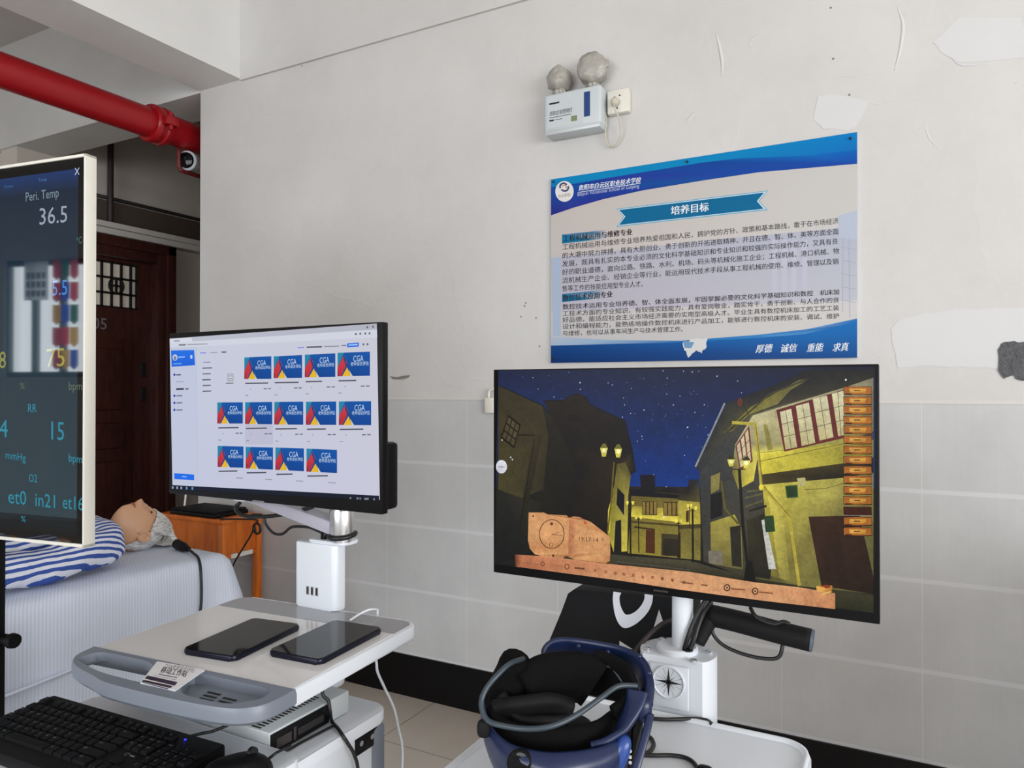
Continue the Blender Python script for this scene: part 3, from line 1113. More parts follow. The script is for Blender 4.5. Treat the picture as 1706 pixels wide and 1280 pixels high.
bm = bmesh.new()
for b in ((-DW, 0, 0, DT, DZ1 - .008, DZ1), (-DW, 0, 0, DT, DZ0, DZ0 + .009), (-DW, -DW + .007, 0, DT, DZ0, DZ1), (-.007, 0, 0, DT, DZ0, DZ1)):
    box(bm, *b, bev=.0015, mtx=MD)
obj('outer_frame', bm, 'cream', vd, 'auto')
DB('back_cover', -DW + .004, -.004, .006, DT - .004, DZ0 + .004, DZ1 - .004, 'black')
dpl = lambda p: on_plane(p[0], p[1], DR + Vector((0, 0, 0)) - dn * .004, dn)
V3 = lambda a, z: DR - dn * .004 + dr_ * a + Vector((0, 0, z))
PD = Paint(lambda p: V3(p[0], p[1]) if isinstance(p, tuple) and len(p) == 3 else dpl(p), dn)


class Raw(Paint):
    pass


PB = Paint(lambda p: V3(p[0], p[1]), dn)
PB.poly([(-DW + .006, DZ0 + .008), (-.006, DZ0 + .008), (-.006, DZ1 - .007), (-DW + .006, DZ1 - .007)], (3, 3, 4))
ux0, ux1, uz0, uz1 = -DW + .024, -.030, DZ0 + .030, DZ1 - .036
navy, teal = (14, 30, 58), (40, 58, 66)
PB.poly([(ux0, uz1), (ux1, uz1), (ux1, uz1 - .05), (ux0, uz1 - .05)][::-1], [(18, 36, 60), (18, 36, 60), (22, 50, 100), (22, 50, 100)])
PB.poly([(ux0, uz0), (ux1, uz0), (ux1, uz1 - .05), (ux0, uz1 - .05)], [(38, 56, 64), (42, 60, 68), (14, 32, 52), (14, 32, 52)])
PB.poly([(ux0, uz0), (ux1, uz0), (ux1, uz0 + .045), (ux0, uz0 + .045)], [(10, 14, 18), (10, 14, 18), (20, 30, 36), (20, 30, 36)])
k0 = PB.k
PD.k = k0 + 1
ty = (34, 134, 156)
wh = (120, 138, 152)


def dt(s, x0, y0, x1, y1, h, col):
    PD.text(s, (x0, y0), (x1, y1), h, col)


dt('Peri. Temp', 42, 336, 98, 328, 22, wh)
dt('36.5', 64, 375, 112, 370, 40, (150, 160, 176))
PD.line([(125, 280), (132, 291)], 1.2, (190, 200, 220))
PD.line([(132, 279.5), (125, 291.5)], 1.2, (190, 200, 220))
dt('Temp', 64, 303, 78, 301, 8, (70, 110, 160))
dt('Time', 6, 315, 22, 312, 8, (60, 100, 150))
dt('℃', 127, 407, 137, 405, 15, (70, 110, 110))
dt('5.5', 86, 493, 112, 491, 36, (70, 130, 190))
dt('75', 76, 612, 108, 610, 44, (140, 142, 70))
dt('8', -2, 614, 10, 613, 40, (140, 142, 70))
dt('%', 33, 648, 41, 648, 15, (92, 108, 84))
dt('bpm', 114, 650, 137, 650, 20, (92, 104, 88))
dt('RR', 46, 687, 61, 687, 20, ty)
dt('15', 80, 732, 107, 734, 44, ty)
dt('4', -1, 728, 13, 729, 42, ty)
dt('mmHg', 9, 764, 43, 769, 18, ty)
dt('bpm', 114, 769, 137, 772, 19, ty)
dt('O2', 48, 803, 62, 804, 19, ty)
dt('et0', 13, 838, 44, 842, 34, ty)
dt('in21', 58, 843, 92, 847, 32, ty)
dt('et16', 104, 847, 139, 851, 32, ty)
dt('%', 35, 869, 43, 870, 14, ty)
PB.V += PD.V
PB.Fc += [[i + len(PB.V) - len(PD.V) for i in f] for f in PD.Fc]
PB.C += PD.C
PB.build('screen', 'scr_gloss', vd)
bm = bmesh.new()
box(bm, -DW / 2 - .032, -DW / 2 + .032, .04, .075, .04, DZ1 - .3, bev=.006, mtx=MD)
obj('stand_column', bm, 'black', vd, 'auto')
DB('mount_plate', -DW / 2 - .12, -DW / 2 + .12, DT - .004, .056, 1.35, 1.75, 'black', .003)
bm = bmesh.new()
c0 = MD @ Vector((-DW / 2 + .02, .067, .74))
cyl(bm, c0, c0 + dr_ * .05, .016, .016, 16)
cyl(bm, c0 + dr_ * .046, c0 + dr_ * .06, .022, .020, 16)
obj('height_knob', bm, 'black', vd, 'auto')
DB('stand_base', -DW / 2 - .28, -DW / 2 + .28, -.22, .34, .0, .04, 'black', .012)

# ---- treatment bed under a long pale blue sheet
BXS, BX0, BYE, BY0, BZ = -2.505, -3.30, -.70, -2.72, .772
bed = thing('treatment_bed', ((BXS + BX0) / 2, -1.6, 0), 'treatment bed hidden under the pale blue sheet', 'bed')
BX('mattress', BX0 + .03, BXS - .03, BY0 + .03, BYE - .03, .60, BZ - .012, 'mattress', bed, bev=.03, seg=3)
BX('bed_frame', BX0 + .05, BXS - .05, BY0 + .05, BYE - .05, .54, .60, 'darkmetal', bed)
for x in (BX0 + .09, BXS - .09):
    for y in (BY0 + .12, BYE - .12):
        BX('leg', x - .025, x + .025, y - .025, y + .025, 0, .54, 'darkmetal', bed)
bm = bmesh.new()
base = rrect(BX0, BXS, BY0, BYE, .05, 8)
dense = []
for (a, b), (c_, d_) in zip(base, base[1:] + base[:1]):
    n_ = max(1, int(math.hypot(c_ - a, d_ - b) / .03))
    for i in range(n_):
        dense.append((a + (c_ - a) * i / n_, b + (d_ - b) * i / n_))
N = len(dense)
cx_, cy_ = (BX0 + BXS) / 2, (BY0 + BYE) / 2
nrm = []
for i in range(N):
    a, b = dense[i - 1], dense[(i + 1) % N]
    t = Vector((b[0] - a[0], b[1] - a[1]))
    nrm.append(Vector((t.y, -t.x)).normalized())
corner = []
for i, (x, y) in enumerate(dense):
    ddx, ddy = min(abs(x - BX0), abs(x - BXS)), min(abs(y - BY0), abs(y - BYE))
    corner.append(math.exp(-((ddx + ddy) / .13) ** 2))
prof = [(-.30, 0), (-.12, 0), (-.05, -.001), (-.02, -.004), (-.004, -.014), (.006, -.032), (.011, -.06), (.014, -.11), (.018, -.18), (.022, -.26), (.028, -.35), (.034, -.44), (.040, -.53), (.046, -.63), (.05, -.68)]
rings = []
for o_, dz in prof:
    ring = []
    s = 0
    for i, (x, y) in enumerate(dense):
        dep_ = -dz
        s += .03
        rip = math.sin(i * .55) * .5 + math.sin(i * .23 + 1.3) * .8 + math.sin(i * 1.1 + .5) * .25
        off = o_ + (rip * .016 * min(1, dep_ / .5) if o_ > 0 else 0) + corner[i] * .055 * min(1, dep_ / .22) * (1 if o_ > 0 else 0)
        zz = BZ + dz + (.0 if dz > -.6 else rip * .006)
        zz += noise.noise(Vector((x * 6, y * 6, 3))) * .006 * (0 if o_ < -.1 else 1 if dep_ < .02 else .3)
        q = Vector((x, y)) + nrm[i] * off
        if o_ < -.02:                               # rings inside the edge keep square corners
            q = Vector((min(max(x, BX0 - o_), BXS + o_), min(max(y, BY0 - o_), BYE + o_)))
        ring.append(bm.verts.new((q.x, q.y, zz)))
    rings.append(ring)
for a, b in zip(rings, rings[1:]):
    for i in range(N):
        bm.faces.new((a[i], a[(i + 1) % N], b[(i + 1) % N], b[i]))
cv_ = bm.verts.new((cx_, cy_, BZ))
for i in range(N):
    bm.faces.new((rings[0][i], rings[0][(i + 1) % N], cv_))
bmesh.ops.remove_doubles(bm, verts=bm.verts, dist=1e-5)
sh = obj('bed_sheet', bm, 'sheet', None, True, 'pale blue-white sheet draped over the bed down to the floor', 'sheet')
solid(sh, .003, 1.0)
bm = bmesh.new()
tube(bm, [(BXS + .032, -2.3, .47), (BXS + .030, -1.9, .485), (BXS + .034, -1.5, .51), (BXS + .028, -1.15, .53), (BXS + .03, -.95, .538)], .006, 8, 6)
obj('sheet_crease', bm, 'sheet', sh, True)

# ---- training manikin lying on its back, head towards the wall
mk = thing('training_manikin', (-2.88, -1.2, BZ), 'grey haired training manikin in blue striped pyjamas lying on the bed', 'manikin')
HC = Vector((-2.88, -.80, .872))


def head_surface():
    """local axes: F up (+z), T towards the crown (+y), S to the camera side (+x)"""
    bm = bmesh.new()
    nu, nv = 72, 56
    rows = []

    def g(d2, s):
        return math.exp(-d2 / (2 * s * s))
    for j in range(nv + 1):
        th = PI * j / nv
        row = []
        for i in range(nu):
            ph = 2 * PI * i / nu
            T = -math.cos(th) * .125
            rr = math.sin(th)
            S_, F_ = rr * math.sin(ph) * .076, rr * math.cos(ph) * .100
            if T < -.02:                                   # jaw narrows towards the chin
                k = min(1, (-.02 - T) / .10)
                S_ *= 1 - .30 * k
            if F_ > .0 and T > .05:                        # forehead falls back
                F_ *= 1 - .12 * min(1, (T - .05) / .07)
            if F_ < 0 and T < -.03:                        # nape
                F_ *= 1 - .45 * min(1, (-.03 - T) / .09)
            p = Vector((S_, T, F_))
            if F_ > -.01:
                nose = g(S_ ** 2, .0095) * (g((T + .030) ** 2, .011) * .026 + g((T - .002) ** 2, .020) * .012) * max(0, F_ / .1)
                wing = (g((S_ - .014) ** 2 + (T + .034) ** 2, .008) + g((S_ + .014) ** 2 + (T + .034) ** 2, .008)) * .009
                sock = (g((S_ - .031) ** 2 * .6 + (T - .022) ** 2, .012) + g((S_ + .031) ** 2 * .6 + (T - .022) ** 2, .012)) * -.010
                brow = (g((S_ - .03) ** 2 * .35 + (T - .043) ** 2, .010) + g((S_ + .03) ** 2 * .35 + (T - .043) ** 2, .010)) * .005
                upl = g(S_ ** 2 * .35 + (T + .052) ** 2, .0075) * .008
                lol = g(S_ ** 2 * .4 + (T + .068) ** 2, .0075) * .008
                mth = g(S_ ** 2 * .25 + (T + .060) ** 2, .0035) * -.007
                chn = g(S_ ** 2 * .6 + (T + .098) ** 2, .018) * .020
                chk = (g((S_ - .046) ** 2 + (T + .012) ** 2, .020) + g((S_ + .046) ** 2 + (T + .012) ** 2, .020)) * .004
                p.z += nose + wing + sock + brow + upl + lol + mth + chn + chk
            row.append(bm.verts.new(p))
        rows.append(row)
    for a, b in zip(rows, rows[1:]):
        for i in range(nu):
            f = [a[i], a[(i + 1) % nu], b[(i + 1) % nu], b[i]]
            try:
                bm.faces.new(f)
            except ValueError:
                pass
    bmesh.ops.remove_doubles(bm, verts=bm.verts, dist=1e-5)
    return bm


TILT = Matrix.Translation(HC) @ Matrix.Rotation(math.radians(9), 4, 'Y') @ Matrix.Rotation(math.radians(-19), 4, 'X') @ Matrix.Scale(.97, 4)


def evaluated(o):
    dg = bpy.context.evaluated_depsgraph_get()
    dg.update()
    me = bpy.data.meshes.new_from_object(o.evaluated_get(dg))
    return me


def skin_mesh(verts, edges, radii, root=0, sub=2):
    me = bpy.data.meshes.new('tmp')
    me.from_pydata([tuple(v) for v in verts], edges, [])
    o = bpy.data.objects.new('tmp', me)
    COL.objects.link(o)
    o.modifiers.new('s', 'SKIN')
    for i, r in enumerate(radii):
        sv = me.skin_vertices[0].data[i]
        sv.radius = r if isinstance(r, tuple) else (r, r)
        sv.use_root = (i == root)
    m2 = o.modifiers.new('u', 'SUBSURF')
    m2.levels = m2.render_levels = sub
    res = evaluated(o)
    bpy.data.objects.remove(o)
    return res


mx_ = -2.88
bodyv = [(mx_, -1.62, .87), (mx_, -1.38, .885), (mx_, -1.16, .885), (mx_, -1.05, .872), (mx_, -.985, .862), (mx_, -.93, .862), (mx_, -.87, .87),
         (mx_ + .20, -1.08, .865), (mx_ + .245, -1.36, .84), (mx_ + .20, -1.60, .86), (mx_ + .12, -1.66, .90),
         (mx_ - .20, -1.08, .865), (mx_ - .245, -1.36, .84), (mx_ - .20, -1.60, .86), (mx_ - .12, -1.66, .90),
         (mx_ + .11, -1.72, .865), (mx_ + .12, -2.12, .85), (mx_ + .12, -2.50, .83),
         (mx_ - .11, -1.72, .865), (mx_ - .12, -2.12, .85), (mx_ - .12, -2.50, .83)]
bodye = [(0, 1), (1, 2), (2, 3), (3, 4), (4, 5), (5, 6), (3, 7), (7, 8), (8, 9), (9, 10), (3, 11), (11, 12), (12, 13), (13, 14), (0, 15), (15, 16), (16, 17), (0, 18), (18, 19), (19, 20)]
bodyr = [(.13, .085), (.125, .085), (.14, .09), (.10, .07), .055, .050, .052, .062, .046, .036, .028, .062, .046, .036, .028, .075, .055, .042, .075, .055, .042]
me1 = skin_mesh(bodyv, bodye, bodyr)
bm = bmesh.new()
bm.from_mesh(me1)
hb = head_surface()
bmesh.ops.transform(hb, matrix=TILT, verts=hb.verts)
tmp = bpy.data.meshes.new('tmp')
hb.to_mesh(tmp)
hb.free()
bm.from_mesh(tmp)
# ears and five fingers on each hand
for s in (1, -1):
    e0 = TILT @ Vector((s * .074, -.005, -.012))
    pts = [TILT @ Vector((s * (.073 + .012 * math.sin(a / 2)), -.008 + .026 * math.sin(a - 1.2), -.012 + .020 * math.cos(a - 1.2) - .006)) for a in [k * .55 for k in range(11)]]
    tube(bm, pts, .0065, 8, 4)
    lathe(bm, [(0, -.008), (.012, -.004), (.016, .004), (.012, .009), (0, .010)], TILT @ Vector((s * .073, -.008, -.014)), (s, 0, .1), 14)
    hx = mx_ + s * .12
    for k in range(4):
        a = Vector((hx - s * .012, -1.672 - .017 * k + .02, .906))
        tube(bm, [a, a + Vector((-s * .035, -.004 * k, .006)), a + Vector((-s * .065, -.006 * k, -.004)), a + Vector((-s * (.08 - abs(k - 1) * .006), -.007 * k, -.018))], .008, 8, 4)
    a = Vector((hx + s * .02, -1.635, .905))
    tube(bm, [a, a + Vector((-s * .03, .022, .01)), a + Vector((-s * .06, .03, .004))], .009, 8, 4)
tmp2 = bpy.data.meshes.new('tmp2')
bm.to_mesh(tmp2)
bm.free()
o = bpy.data.objects.new('tmp2', tmp2)
COL.objects.link(o)
rm = o.modifiers.new('r', 'REMESH')
rm.mode = 'VOXEL'
rm.voxel_size = .0042
sm = o.modifiers.new('sm', 'SMOOTH')
sm.factor, sm.iterations = .5, 3
me = evaluated(o)
bpy.data.objects.remove(o)
bm = bmesh.new()
bm.from_mesh(me)
body = obj('body', bm, 'skin', mk, True)
# eyes, brows and lips
for s in (1, -1):
    bm = bmesh.new()
    lathe(bm, [(0, -.004), (.009, -.001), (.0095, .001), (.006, .0035), (0, .0045)], TILT @ Vector((s * .031, .021, .0825)), TILT.to_3x3() @ Vector((s * .25, 0, 1)), 14, squash=.6)
    obj('eye', bm, 'eye', mk, True)
    bm = bmesh.new()
    tube(bm, [TILT @ Vector((s * .014, .042, .0975)), TILT @ Vector((s * .032, .047, .0915)), TILT @ Vector((s * .050, .042, .076))], .0028, 6, 4)
    obj('eyebrow', bm, 'hair', mk, True)
bm = bmesh.new()
tube(bm, [TILT @ Vector((-.021, -.060, .0865)), TILT @ Vector((-.008, -.058, .0985)), TILT @ Vector((0, -.059, .0995)), TILT @ Vector((.008, -.058, .0985)), TILT @ Vector((.021, -.060, .0865))], .0034, 6, 4)
obj('mouth', bm, 'lip', mk, True)
# hair: a full silver wig combed back from the hairline, hanging to the sheet behind the head
bm = bmesh.new()
rnd = random.Random(11)
NU, NV = 72, 16


def line_th(ph):
    """how far from the crown the hair reaches: brow, above the ear, nape"""
    c_ = math.cos(ph)
    return math.radians(66 + 18 * abs(math.sin(ph)) ** 2) if c_ > 0 else math.radians(84 + 34 * (-c_) ** .8)


def hairpt(ph, th, k=1.05):
    T = math.cos(th) * .127 * k
    S = math.sin(th) * math.sin(ph) * .078 * k
    F = math.sin(th) * math.cos(ph) * (.098 if math.cos(ph) > 0 else .092) * k
    if F > 0 and T > .05:
        F *= 1 - .12 * min(1, (T - .05) / .07)
    return Vector((S, T, F))


rows = []
for j in range(NV + 1):
    row = []
    for i in range(NU):
        ph = i / NU * 2 * PI
        th = line_th(ph) * max(.02, j / NV)
        p = hairpt(ph, th)
        row.append(bm.verts.new(TILT @ (p * (1.02 + noise.noise(Vector((math.cos(ph) * 9, math.sin(ph) * 9, th * 1.5))) * .05))))
    rows.append(row)
for a, b in zip(rows, rows[1:]):
    for i in range(NU):
        bm.faces.new((a[i], a[(i + 1) % NU], b[(i + 1) % NU], b[i]))
bm.faces.new(rows[0])
for k in range(460):                                # locks combed back and falling to the sheet behind the crown
    ph = rnd.uniform(-1.45, 1.45)
    t0 = line_th(ph) * rnd.uniform(.5, 1.02)
    pf = rnd.uniform(.98, 1.06)
    p0 = hairpt(ph, t0, 1.06)
    p1 = hairpt(ph * 1.04, t0 * .66, 1.17 * pf)
    p2 = hairpt(ph * 1.08, t0 * .30, 1.29 * pf)
    p3 = Vector((p2.x * 1.15 + math.sin(ph) * .03, .166 + rnd.uniform(-.018, .018), p2.z * .4 - .030 + rnd.uniform(-.018, .012)))
    p4 = Vector((p3.x * 1.1 + rnd.uniform(-.01, .01), .150 + rnd.uniform(-.03, .04), -.085 + rnd.uniform(-.01, .02)))
    ps = [TILT @ q for q in (p0, p1, p2, p3, p4)]
    for q_ in ps:
        q_.z = max(q_.z, BZ + .016)
    w = rnd.uniform(.0034, .0078)
    tube(bm, ps, (lambda t, w=w: w * (.45 + 1.1 * t) if t < .5 else w * (2.1 - 1.9 * t)), 6, 3)
obj('hair', bm, 'hair', mk, True)
# pyjama shirt: grown round the same skeleton a little wider, open at the neck
sv = [(mx_, -1.70, .865), (mx_, -1.40, .895), (mx_, -1.17, .895), (mx_, -1.065, .878), (mx_ + .03, -1.0, .866), (mx_ + .205, -1.03, .868), (mx_ + .25, -1.34, .845), (mx_ + .215, -1.57, .86), (mx_ - .205, -1.03, .868), (mx_ - .25, -1.34, .845), (mx_ - .215, -1.57, .86)]
se = [(0, 1), (1, 2), (2, 3), (3, 4), (3, 5), (5, 6), (6, 7), (3, 8), (8, 9), (9, 10)]
sr = [(.165, .092), (.155, .098), (.165, .104), (.12, .086), (.07, .07), .078, .066, .056, .078, .066, .056]
ms = skin_mesh(sv, se, sr, 1, 3)
bm = bmesh.new()
bm.from_mesh(ms)
for v in bm.verts:
    n_ = noise.noise(Vector((v.co.x * 7, v.co.y * 5, v.co.z * 9)))
    v.co += v.normal * (n_ * .018 + noise.noise(v.co * 22) * .006)
    v.co.z = max(v.co.z, BZ - .012)
obj('pyjama_shirt', bm, 'stripe', mk, True)
bm = bmesh.new()
tube(bm, [(mx_ + .075, -.985, .84), (mx_ + .07, -1.005, .90), (mx_ + .03, -1.04, .945), (mx_ - .0, -1.10, .965), (mx_ - .03, -1.04, .945), (mx_ - .07, -1.005, .90)], (lambda t: .020), 10, 6)
obj('collar', bm, 'stripe', mk, True)
bm = bmesh.new()
bm.from_mesh(skin_mesh([(mx_, -1.64, .865), (mx_ + .11, -1.75, .862), (mx_ + .12, -2.12, .85), (mx_ + .12, -2.44, .835), (mx_ - .11, -1.75, .862), (mx_ - .12, -2.12, .85), (mx_ - .12, -2.44, .835)],
                       [(0, 1), (1, 2), (2, 3), (0, 4), (4, 5), (5, 6)], [(.15, .085), .09, .075, .066, .09, .075, .066]))
for v in bm.verts:
    v.co.z = max(v.co.z, BZ + .004)
obj('pyjama_trousers', bm, 'trouser', mk, True)

# ---- black power lead lying by the manikin's head and hanging down the sheet
mk.location.y -= .075
pl = thing('bed_power_lead', (-2.60, -.75, BZ), 'black power lead by the manikin head hanging down the sheet', 'power lead')
bm = bmesh.new()
a, b = Vector((-2.76, -.765, BZ + .024)), Vector((-2.64, -.80, BZ + .020))
cyl(bm, a, a.lerp(b, .6), .021, .019, 14)
cyl(bm, a.lerp(b, .6), b, .019, .010, 14)
obj('connector', bm, 'black', pl, 'auto')
bm = bmesh.new()
tube(bm, [b, (-2.58, -.825, BZ + .016), (-2.515, -.85, BZ + .004), (-2.482, -.865, BZ - .05), (-2.468, -.875, BZ - .16), (-2.462, -.90, BZ - .25), (-2.455, -.97, BZ - .34), (-2.452, -1.02, BZ - .41), (-2.45, -1.04, BZ - .55)], .0055, 8, 8)
obj('lead', bm, 'rubber', pl, True)

# ---- small orange wooden desk against the wall behind the bed
TX1, TX0, TY0, TY1, TZ = -3.045, -3.62, -.285, -.022, .795
TX0 = -3.55
dk = thing('wooden_desk', ((TX0 + TX1) / 2, -.15, 0), 'small orange wooden desk behind the bed against the tiled wall', 'desk')
BX('desk_top', TX0, TX1, TY0, TY1, TZ - .022, TZ, 'deskwood', dk, bev=.004)
for x in (TX0 + .02, TX1 - .02):
    for y in (TY0 + .02, TY1 - .02):
        BX('leg', x - .018, x + .018, y - .018, y + .018, 0, TZ - .022, 'deskwood', dk, bev=.003)
BX('side_apron', TX1 - .03, TX1 - .012, TY0 + .038, TY1 - .038, TZ - .18, TZ - .022, 'deskwood', dk)
BX('front_apron', TX0 + .038, TX1 - .038, TY0 + .012, TY0 + .03, TZ - .18, TZ - .022, 'deskwood', dk)
BX('side_apron', TX0 + .012, TX0 + .03, TY0 + .038, TY1 - .038, TZ - .18, TZ - .022, 'deskwood', dk)
bm = bmesh.new()
box(bm, TX1 - .034, TX1 - .006, TY0 + .038, TY1 - .038, TZ - .205, TZ - .182, bev=.004)
rl = obj('side_rail', bm, 'deskwood', dk, 'auto')
bm = bmesh.new()
for y0_, y1_ in ((TY0 + .06, TY0 + .10), (TY0 + .115, TY0 + .20)):
    box(bm, TX1 - .0345, TX1 - .0055, y0_, y1_, TZ - .204, TZ - .1815)
obj('paint_splash', bm, 'cream', rl, label='white paint splashed on the rail')
# black folded laptop-like device and thin rod on the desk
lp = thing('black_case', (-3.30, -.16, TZ), 'flat black device lying on the orange desk behind the left monitor', 'device')
BX('case_body', -3.47, -3.12, -.272, -.05, TZ, TZ + .022, 'black', lp, bev=.006)
BX('case_lid', -3.46, -3.13, -.265, -.055, TZ + .022, TZ + .032, 'blackm', lp, bev=.004)
bm = bmesh.new()
cyl(bm, (-3.51, -.15, TZ), (-3.50, -.13, TZ + .23), .006, .004, 10)
obj('white_rod', bm, 'cream', None, 'auto', 'thin white rod standing upright on the desk behind the manikin head', 'rod')
# coiled cable hanging at the desk's end
bm = bmesh.new()
cc = ony(430, 880, -.30)
pts = [Vector((-3.12, -.21, TZ + .005)), Vector((-3.07, -.27, TZ + .006)), ony(426, 866, -.30), ony(424, 874, -.30)]
for k in range(15):
    a = PI + k * 2 * PI / 6.8
    pts.append(Vector((cc.x + .022 * math.cos(a), -.30 - .003 * k / 3, cc.z - .002 + .026 * math.sin(a))))
pts += [ony(418, 892, -.30), ony(404, 915, -.30), ony(392, 935, -.30), ony(384, 955, -.30), ony(376, 990, -.30)]
tube(bm, pts, .0042, 8, 5)
obj('coiled_cable', bm, 'rubber', None, True, 'black coiled cable hanging at the right end of the orange desk', 'cable')
# ================================================================== LEFT CART AND ITS MONITOR
CX0, CX1, CY0, CY1, CZ = -1.290, -.834, -2.044, -1.684, 1.00
CROT = math.radians(4)                              # the top stands a little turned
ct = thing('workstation_cart', ((CX0 + CX1) / 2, (CY0 + CY1) / 2, 0), 'white medical workstation cart with grey handle carrying two tablets and the left monitor', 'cart')
bm = bmesh.new()


def backround(x0, x1, y0, y1, r):
    return [p for p in rrect(x0, x1, y0, y1, r, 8) if p[1] > y0 + r] + [(x0, y0), (x1, y0)]


prism(bm, backround(CX0, CX1, CY0, CY1, .028), CZ - .027, CZ, bev=.005, seg=3)
obj('worktop', bm, 'white', ct, 'auto')
bm = bmesh.new()
o_ = backround(CX0 + .006, CX1 - .008, CY0, CY1 - .006, .024)
prism(bm, [(x, min(y, CY1 - .082)) for x, y in o_], CZ - .001, CZ + .0006)
obj('top_inlay', bm, 'whitegl', ct)
bm = bmesh.new()
prism(bm, [(x, max(y, CY1 - .080)) for x, y in rrect(CX0 + .006, CX1 - .008, CY0, CY1 - .006, .024, 8)], CZ - .001, CZ + .0006)
obj('rear_inlay', bm, 'greygl', ct)
# moulded handle with one open grip and one tray
HY = CY0
outer = [(CX1 + .002, HY), (CX1 + .001, HY - .050), (CX1 - .012, HY - .078), (CX1 - .05, HY - .097), (CX1 - .15, HY - .105), (CX1 - .28, HY - .104), (CX0 + .12, HY - .092), (CX0 + .05, HY - .073), (CX0 + .012, HY - .044), (CX0 - .001, HY)]
osm = [(p.x, p.y) for p in spline([(x, y, 0) for x, y in outer], 4)]
hz0, hz1 = CZ - .025, CZ + .002


def soft(P, n=4):
    """rounded version of a polygon"""
    out = []
    m = len(P)
    for i in range(m):
        a, b, c = Vector(P[i - 1]), Vector(P[i]), Vector(P[(i + 1) % m])
        p, q = b.lerp(a, .28), b.lerp(c, .28)
        for k in range(n + 1):
            t = k / n
            out.append(tuple((p * (1 - t) ** 2 + b * 2 * t * (1 - t) + q * t * t)))
    return out


grip = soft([(CX0 + .034, HY - .011), (CX0 + .168, HY - .011), (CX0 + .232, HY - .080), (CX0 + .12, HY - .077), (CX0 + .026, HY - .054)])
tray = soft([(CX1 - .205, HY - .014), (CX1 - .030, HY - .014), (CX1 - .022, HY - .050), (CX1 - .055, HY - .084), (CX1 - .150, HY - .086)])


def holed(bm, out, holes, z, mi=0):
    """flat face with holes"""
    loops = [[Vector((x, y, 0)) for x, y in out]] + [[Vector((x, y, 0)) for x, y in h] for h in holes]
    tr = tessellate_polygon(loops)
    flat = [v for l in loops for v in l]
    vv = [bm.verts.new((v.x, v.y, z)) for v in flat]
    for t in tr:
        try:
            bm.faces.new([vv[i] for i in t]).material_index = mi
        except ValueError:
            pass
    return vv


bm = bmesh.new()
inset = lambda P, d, c: [(c[0] + (x - c[0]) * (1 - d), c[1] + (y - c[1]) * (1 - d * 1.6)) for x, y in P]
cc_ = ((CX0 + CX1) / 2, HY)
no, ng, ntr = len(osm), len(grip), len(tray)
top = holed(bm, inset(osm, .012, cc_), [grip, tray], hz1)
mid = [bm.verts.new((x, y, hz1 - .007)) for x, y in osm]
low = [bm.verts.new((x, y, hz0 + .006)) for x, y in osm]
bot = holed(bm, inset(osm, .03, cc_), [grip], hz0)
for v in bot[no:]:
    v.co.z = hz1 - .015
for A, B in ((top[:no], mid), (mid, low), (low, bot[:no])):
    for i in range(no):
        j = (i + 1) % no
        bm.faces.new((A[i], A[j], B[j], B[i]))
for i in range(ng):
    j = (i + 1) % ng
    bm.faces.new((top[no + i], top[no + j], bot[no + j], bot[no + i]))
tf = [bm.verts.new((x, y, CZ - .014)) for x, y in tray]
for i in range(ntr):
    j = (i + 1) % ntr
    bm.faces.new((top[no + ng + i], top[no + ng + j], tf[j], tf[i]))
bm.faces.new(tf)
hd = obj('handle', bm, 'grey', ct, 'auto')
bm = bmesh.new()
for r_ in range(2):
    for k in range(4):
        x = CX1 - .135 + r_ * .038 - k * .003
        y = HY - .070 + k * .011 - r_ * .006
        box(bm, x, x + .026, y, y + .0045, CZ - .0142, CZ - .0132)
obj('drain_slots', bm, 'slot', hd)
# printed label across the middle bar of the handle
lc = [onz(x, y, CZ + .004) for x, y in ((234, 1137), (262, 1102), (341, 1116), (292, 1150))]
SP = Paint(lambda p: onz(p[0], p[1], CZ + .004), (0, 0, 1))
SP.poly([(234, 1137), (262, 1102), (341, 1116), (292, 1150)], (226, 224, 224))
SP.text('CGA老年综合评估', (273, 1112), (322, 1120.5), 8.0, (60, 56, 62), up=(.55, -1))
SP.text('移动工作站', (266, 1120.5), (309, 1127.5), 11.5, (26, 24, 30), up=(.55, -1), fat=.6)
SP.line([(264, 1123.6), (295, 1129.4)], 1.3, (60, 40, 60))
SP.line([(257, 1126), (293, 1133.2)], .8, (150, 140, 150))
SP.poly([(246, 1126), (296, 1137), (291, 1143), (241, 1131)], (46, 30, 52))
SP.poly([(239, 1133), (288, 1143.6), (284, 1147), (236, 1136)], (46, 30, 52))
SP.poly([(236.5, 1137), (281, 1147.6), (279, 1149), (236, 1138)], (60, 44, 66))
bmk = bmesh.new()
prism(bmk, [(p.x, p.y) for p in lc], CZ + .002, CZ + .0038)
lbl = obj('label_plate', bmk, 'white', hd)
SP.build('handle_label', 'stickerp', hd)
# under the top: column, shelf, cabinet
BX('support_column', -1.20, -1.0, -1.755, -1.705, .86, CZ - .027, 'white', ct, bev=.012, seg=3)
for nm in ('worktop', 'top_inlay', 'rear_inlay', 'handle'):
    for ch in ct.children:
        if ch.name == nm:
            ch.rotation_euler = (0, 0, CROT)
for ch in hd.children:
    if 'label' in ch.name:
        ch.rotation_euler = (0, 0, -CROT)
KZ = .86
bm = bmesh.new()
prism(bm, rrect(-1.33, -.862, -2.50, -1.742, .03, 6), KZ - .022, KZ, bev=.004)
obj('cabinet_top', bm, 'white', ct, 'auto')
BX('cabinet_body', -1.32, -.870, -2.48, -1.76, .16, KZ - .022, 'white', ct, bev=.008)
pn = BX('corner_post', -.895, -.865, -1.79, -1.75, .16, KZ - .024, 'grey', ct, bev=.010)
sk = BX('socket_panel', -.871, -.867, -1.835, -1.775, KZ - .058, KZ - .020, 'black', ct, bev=.002)
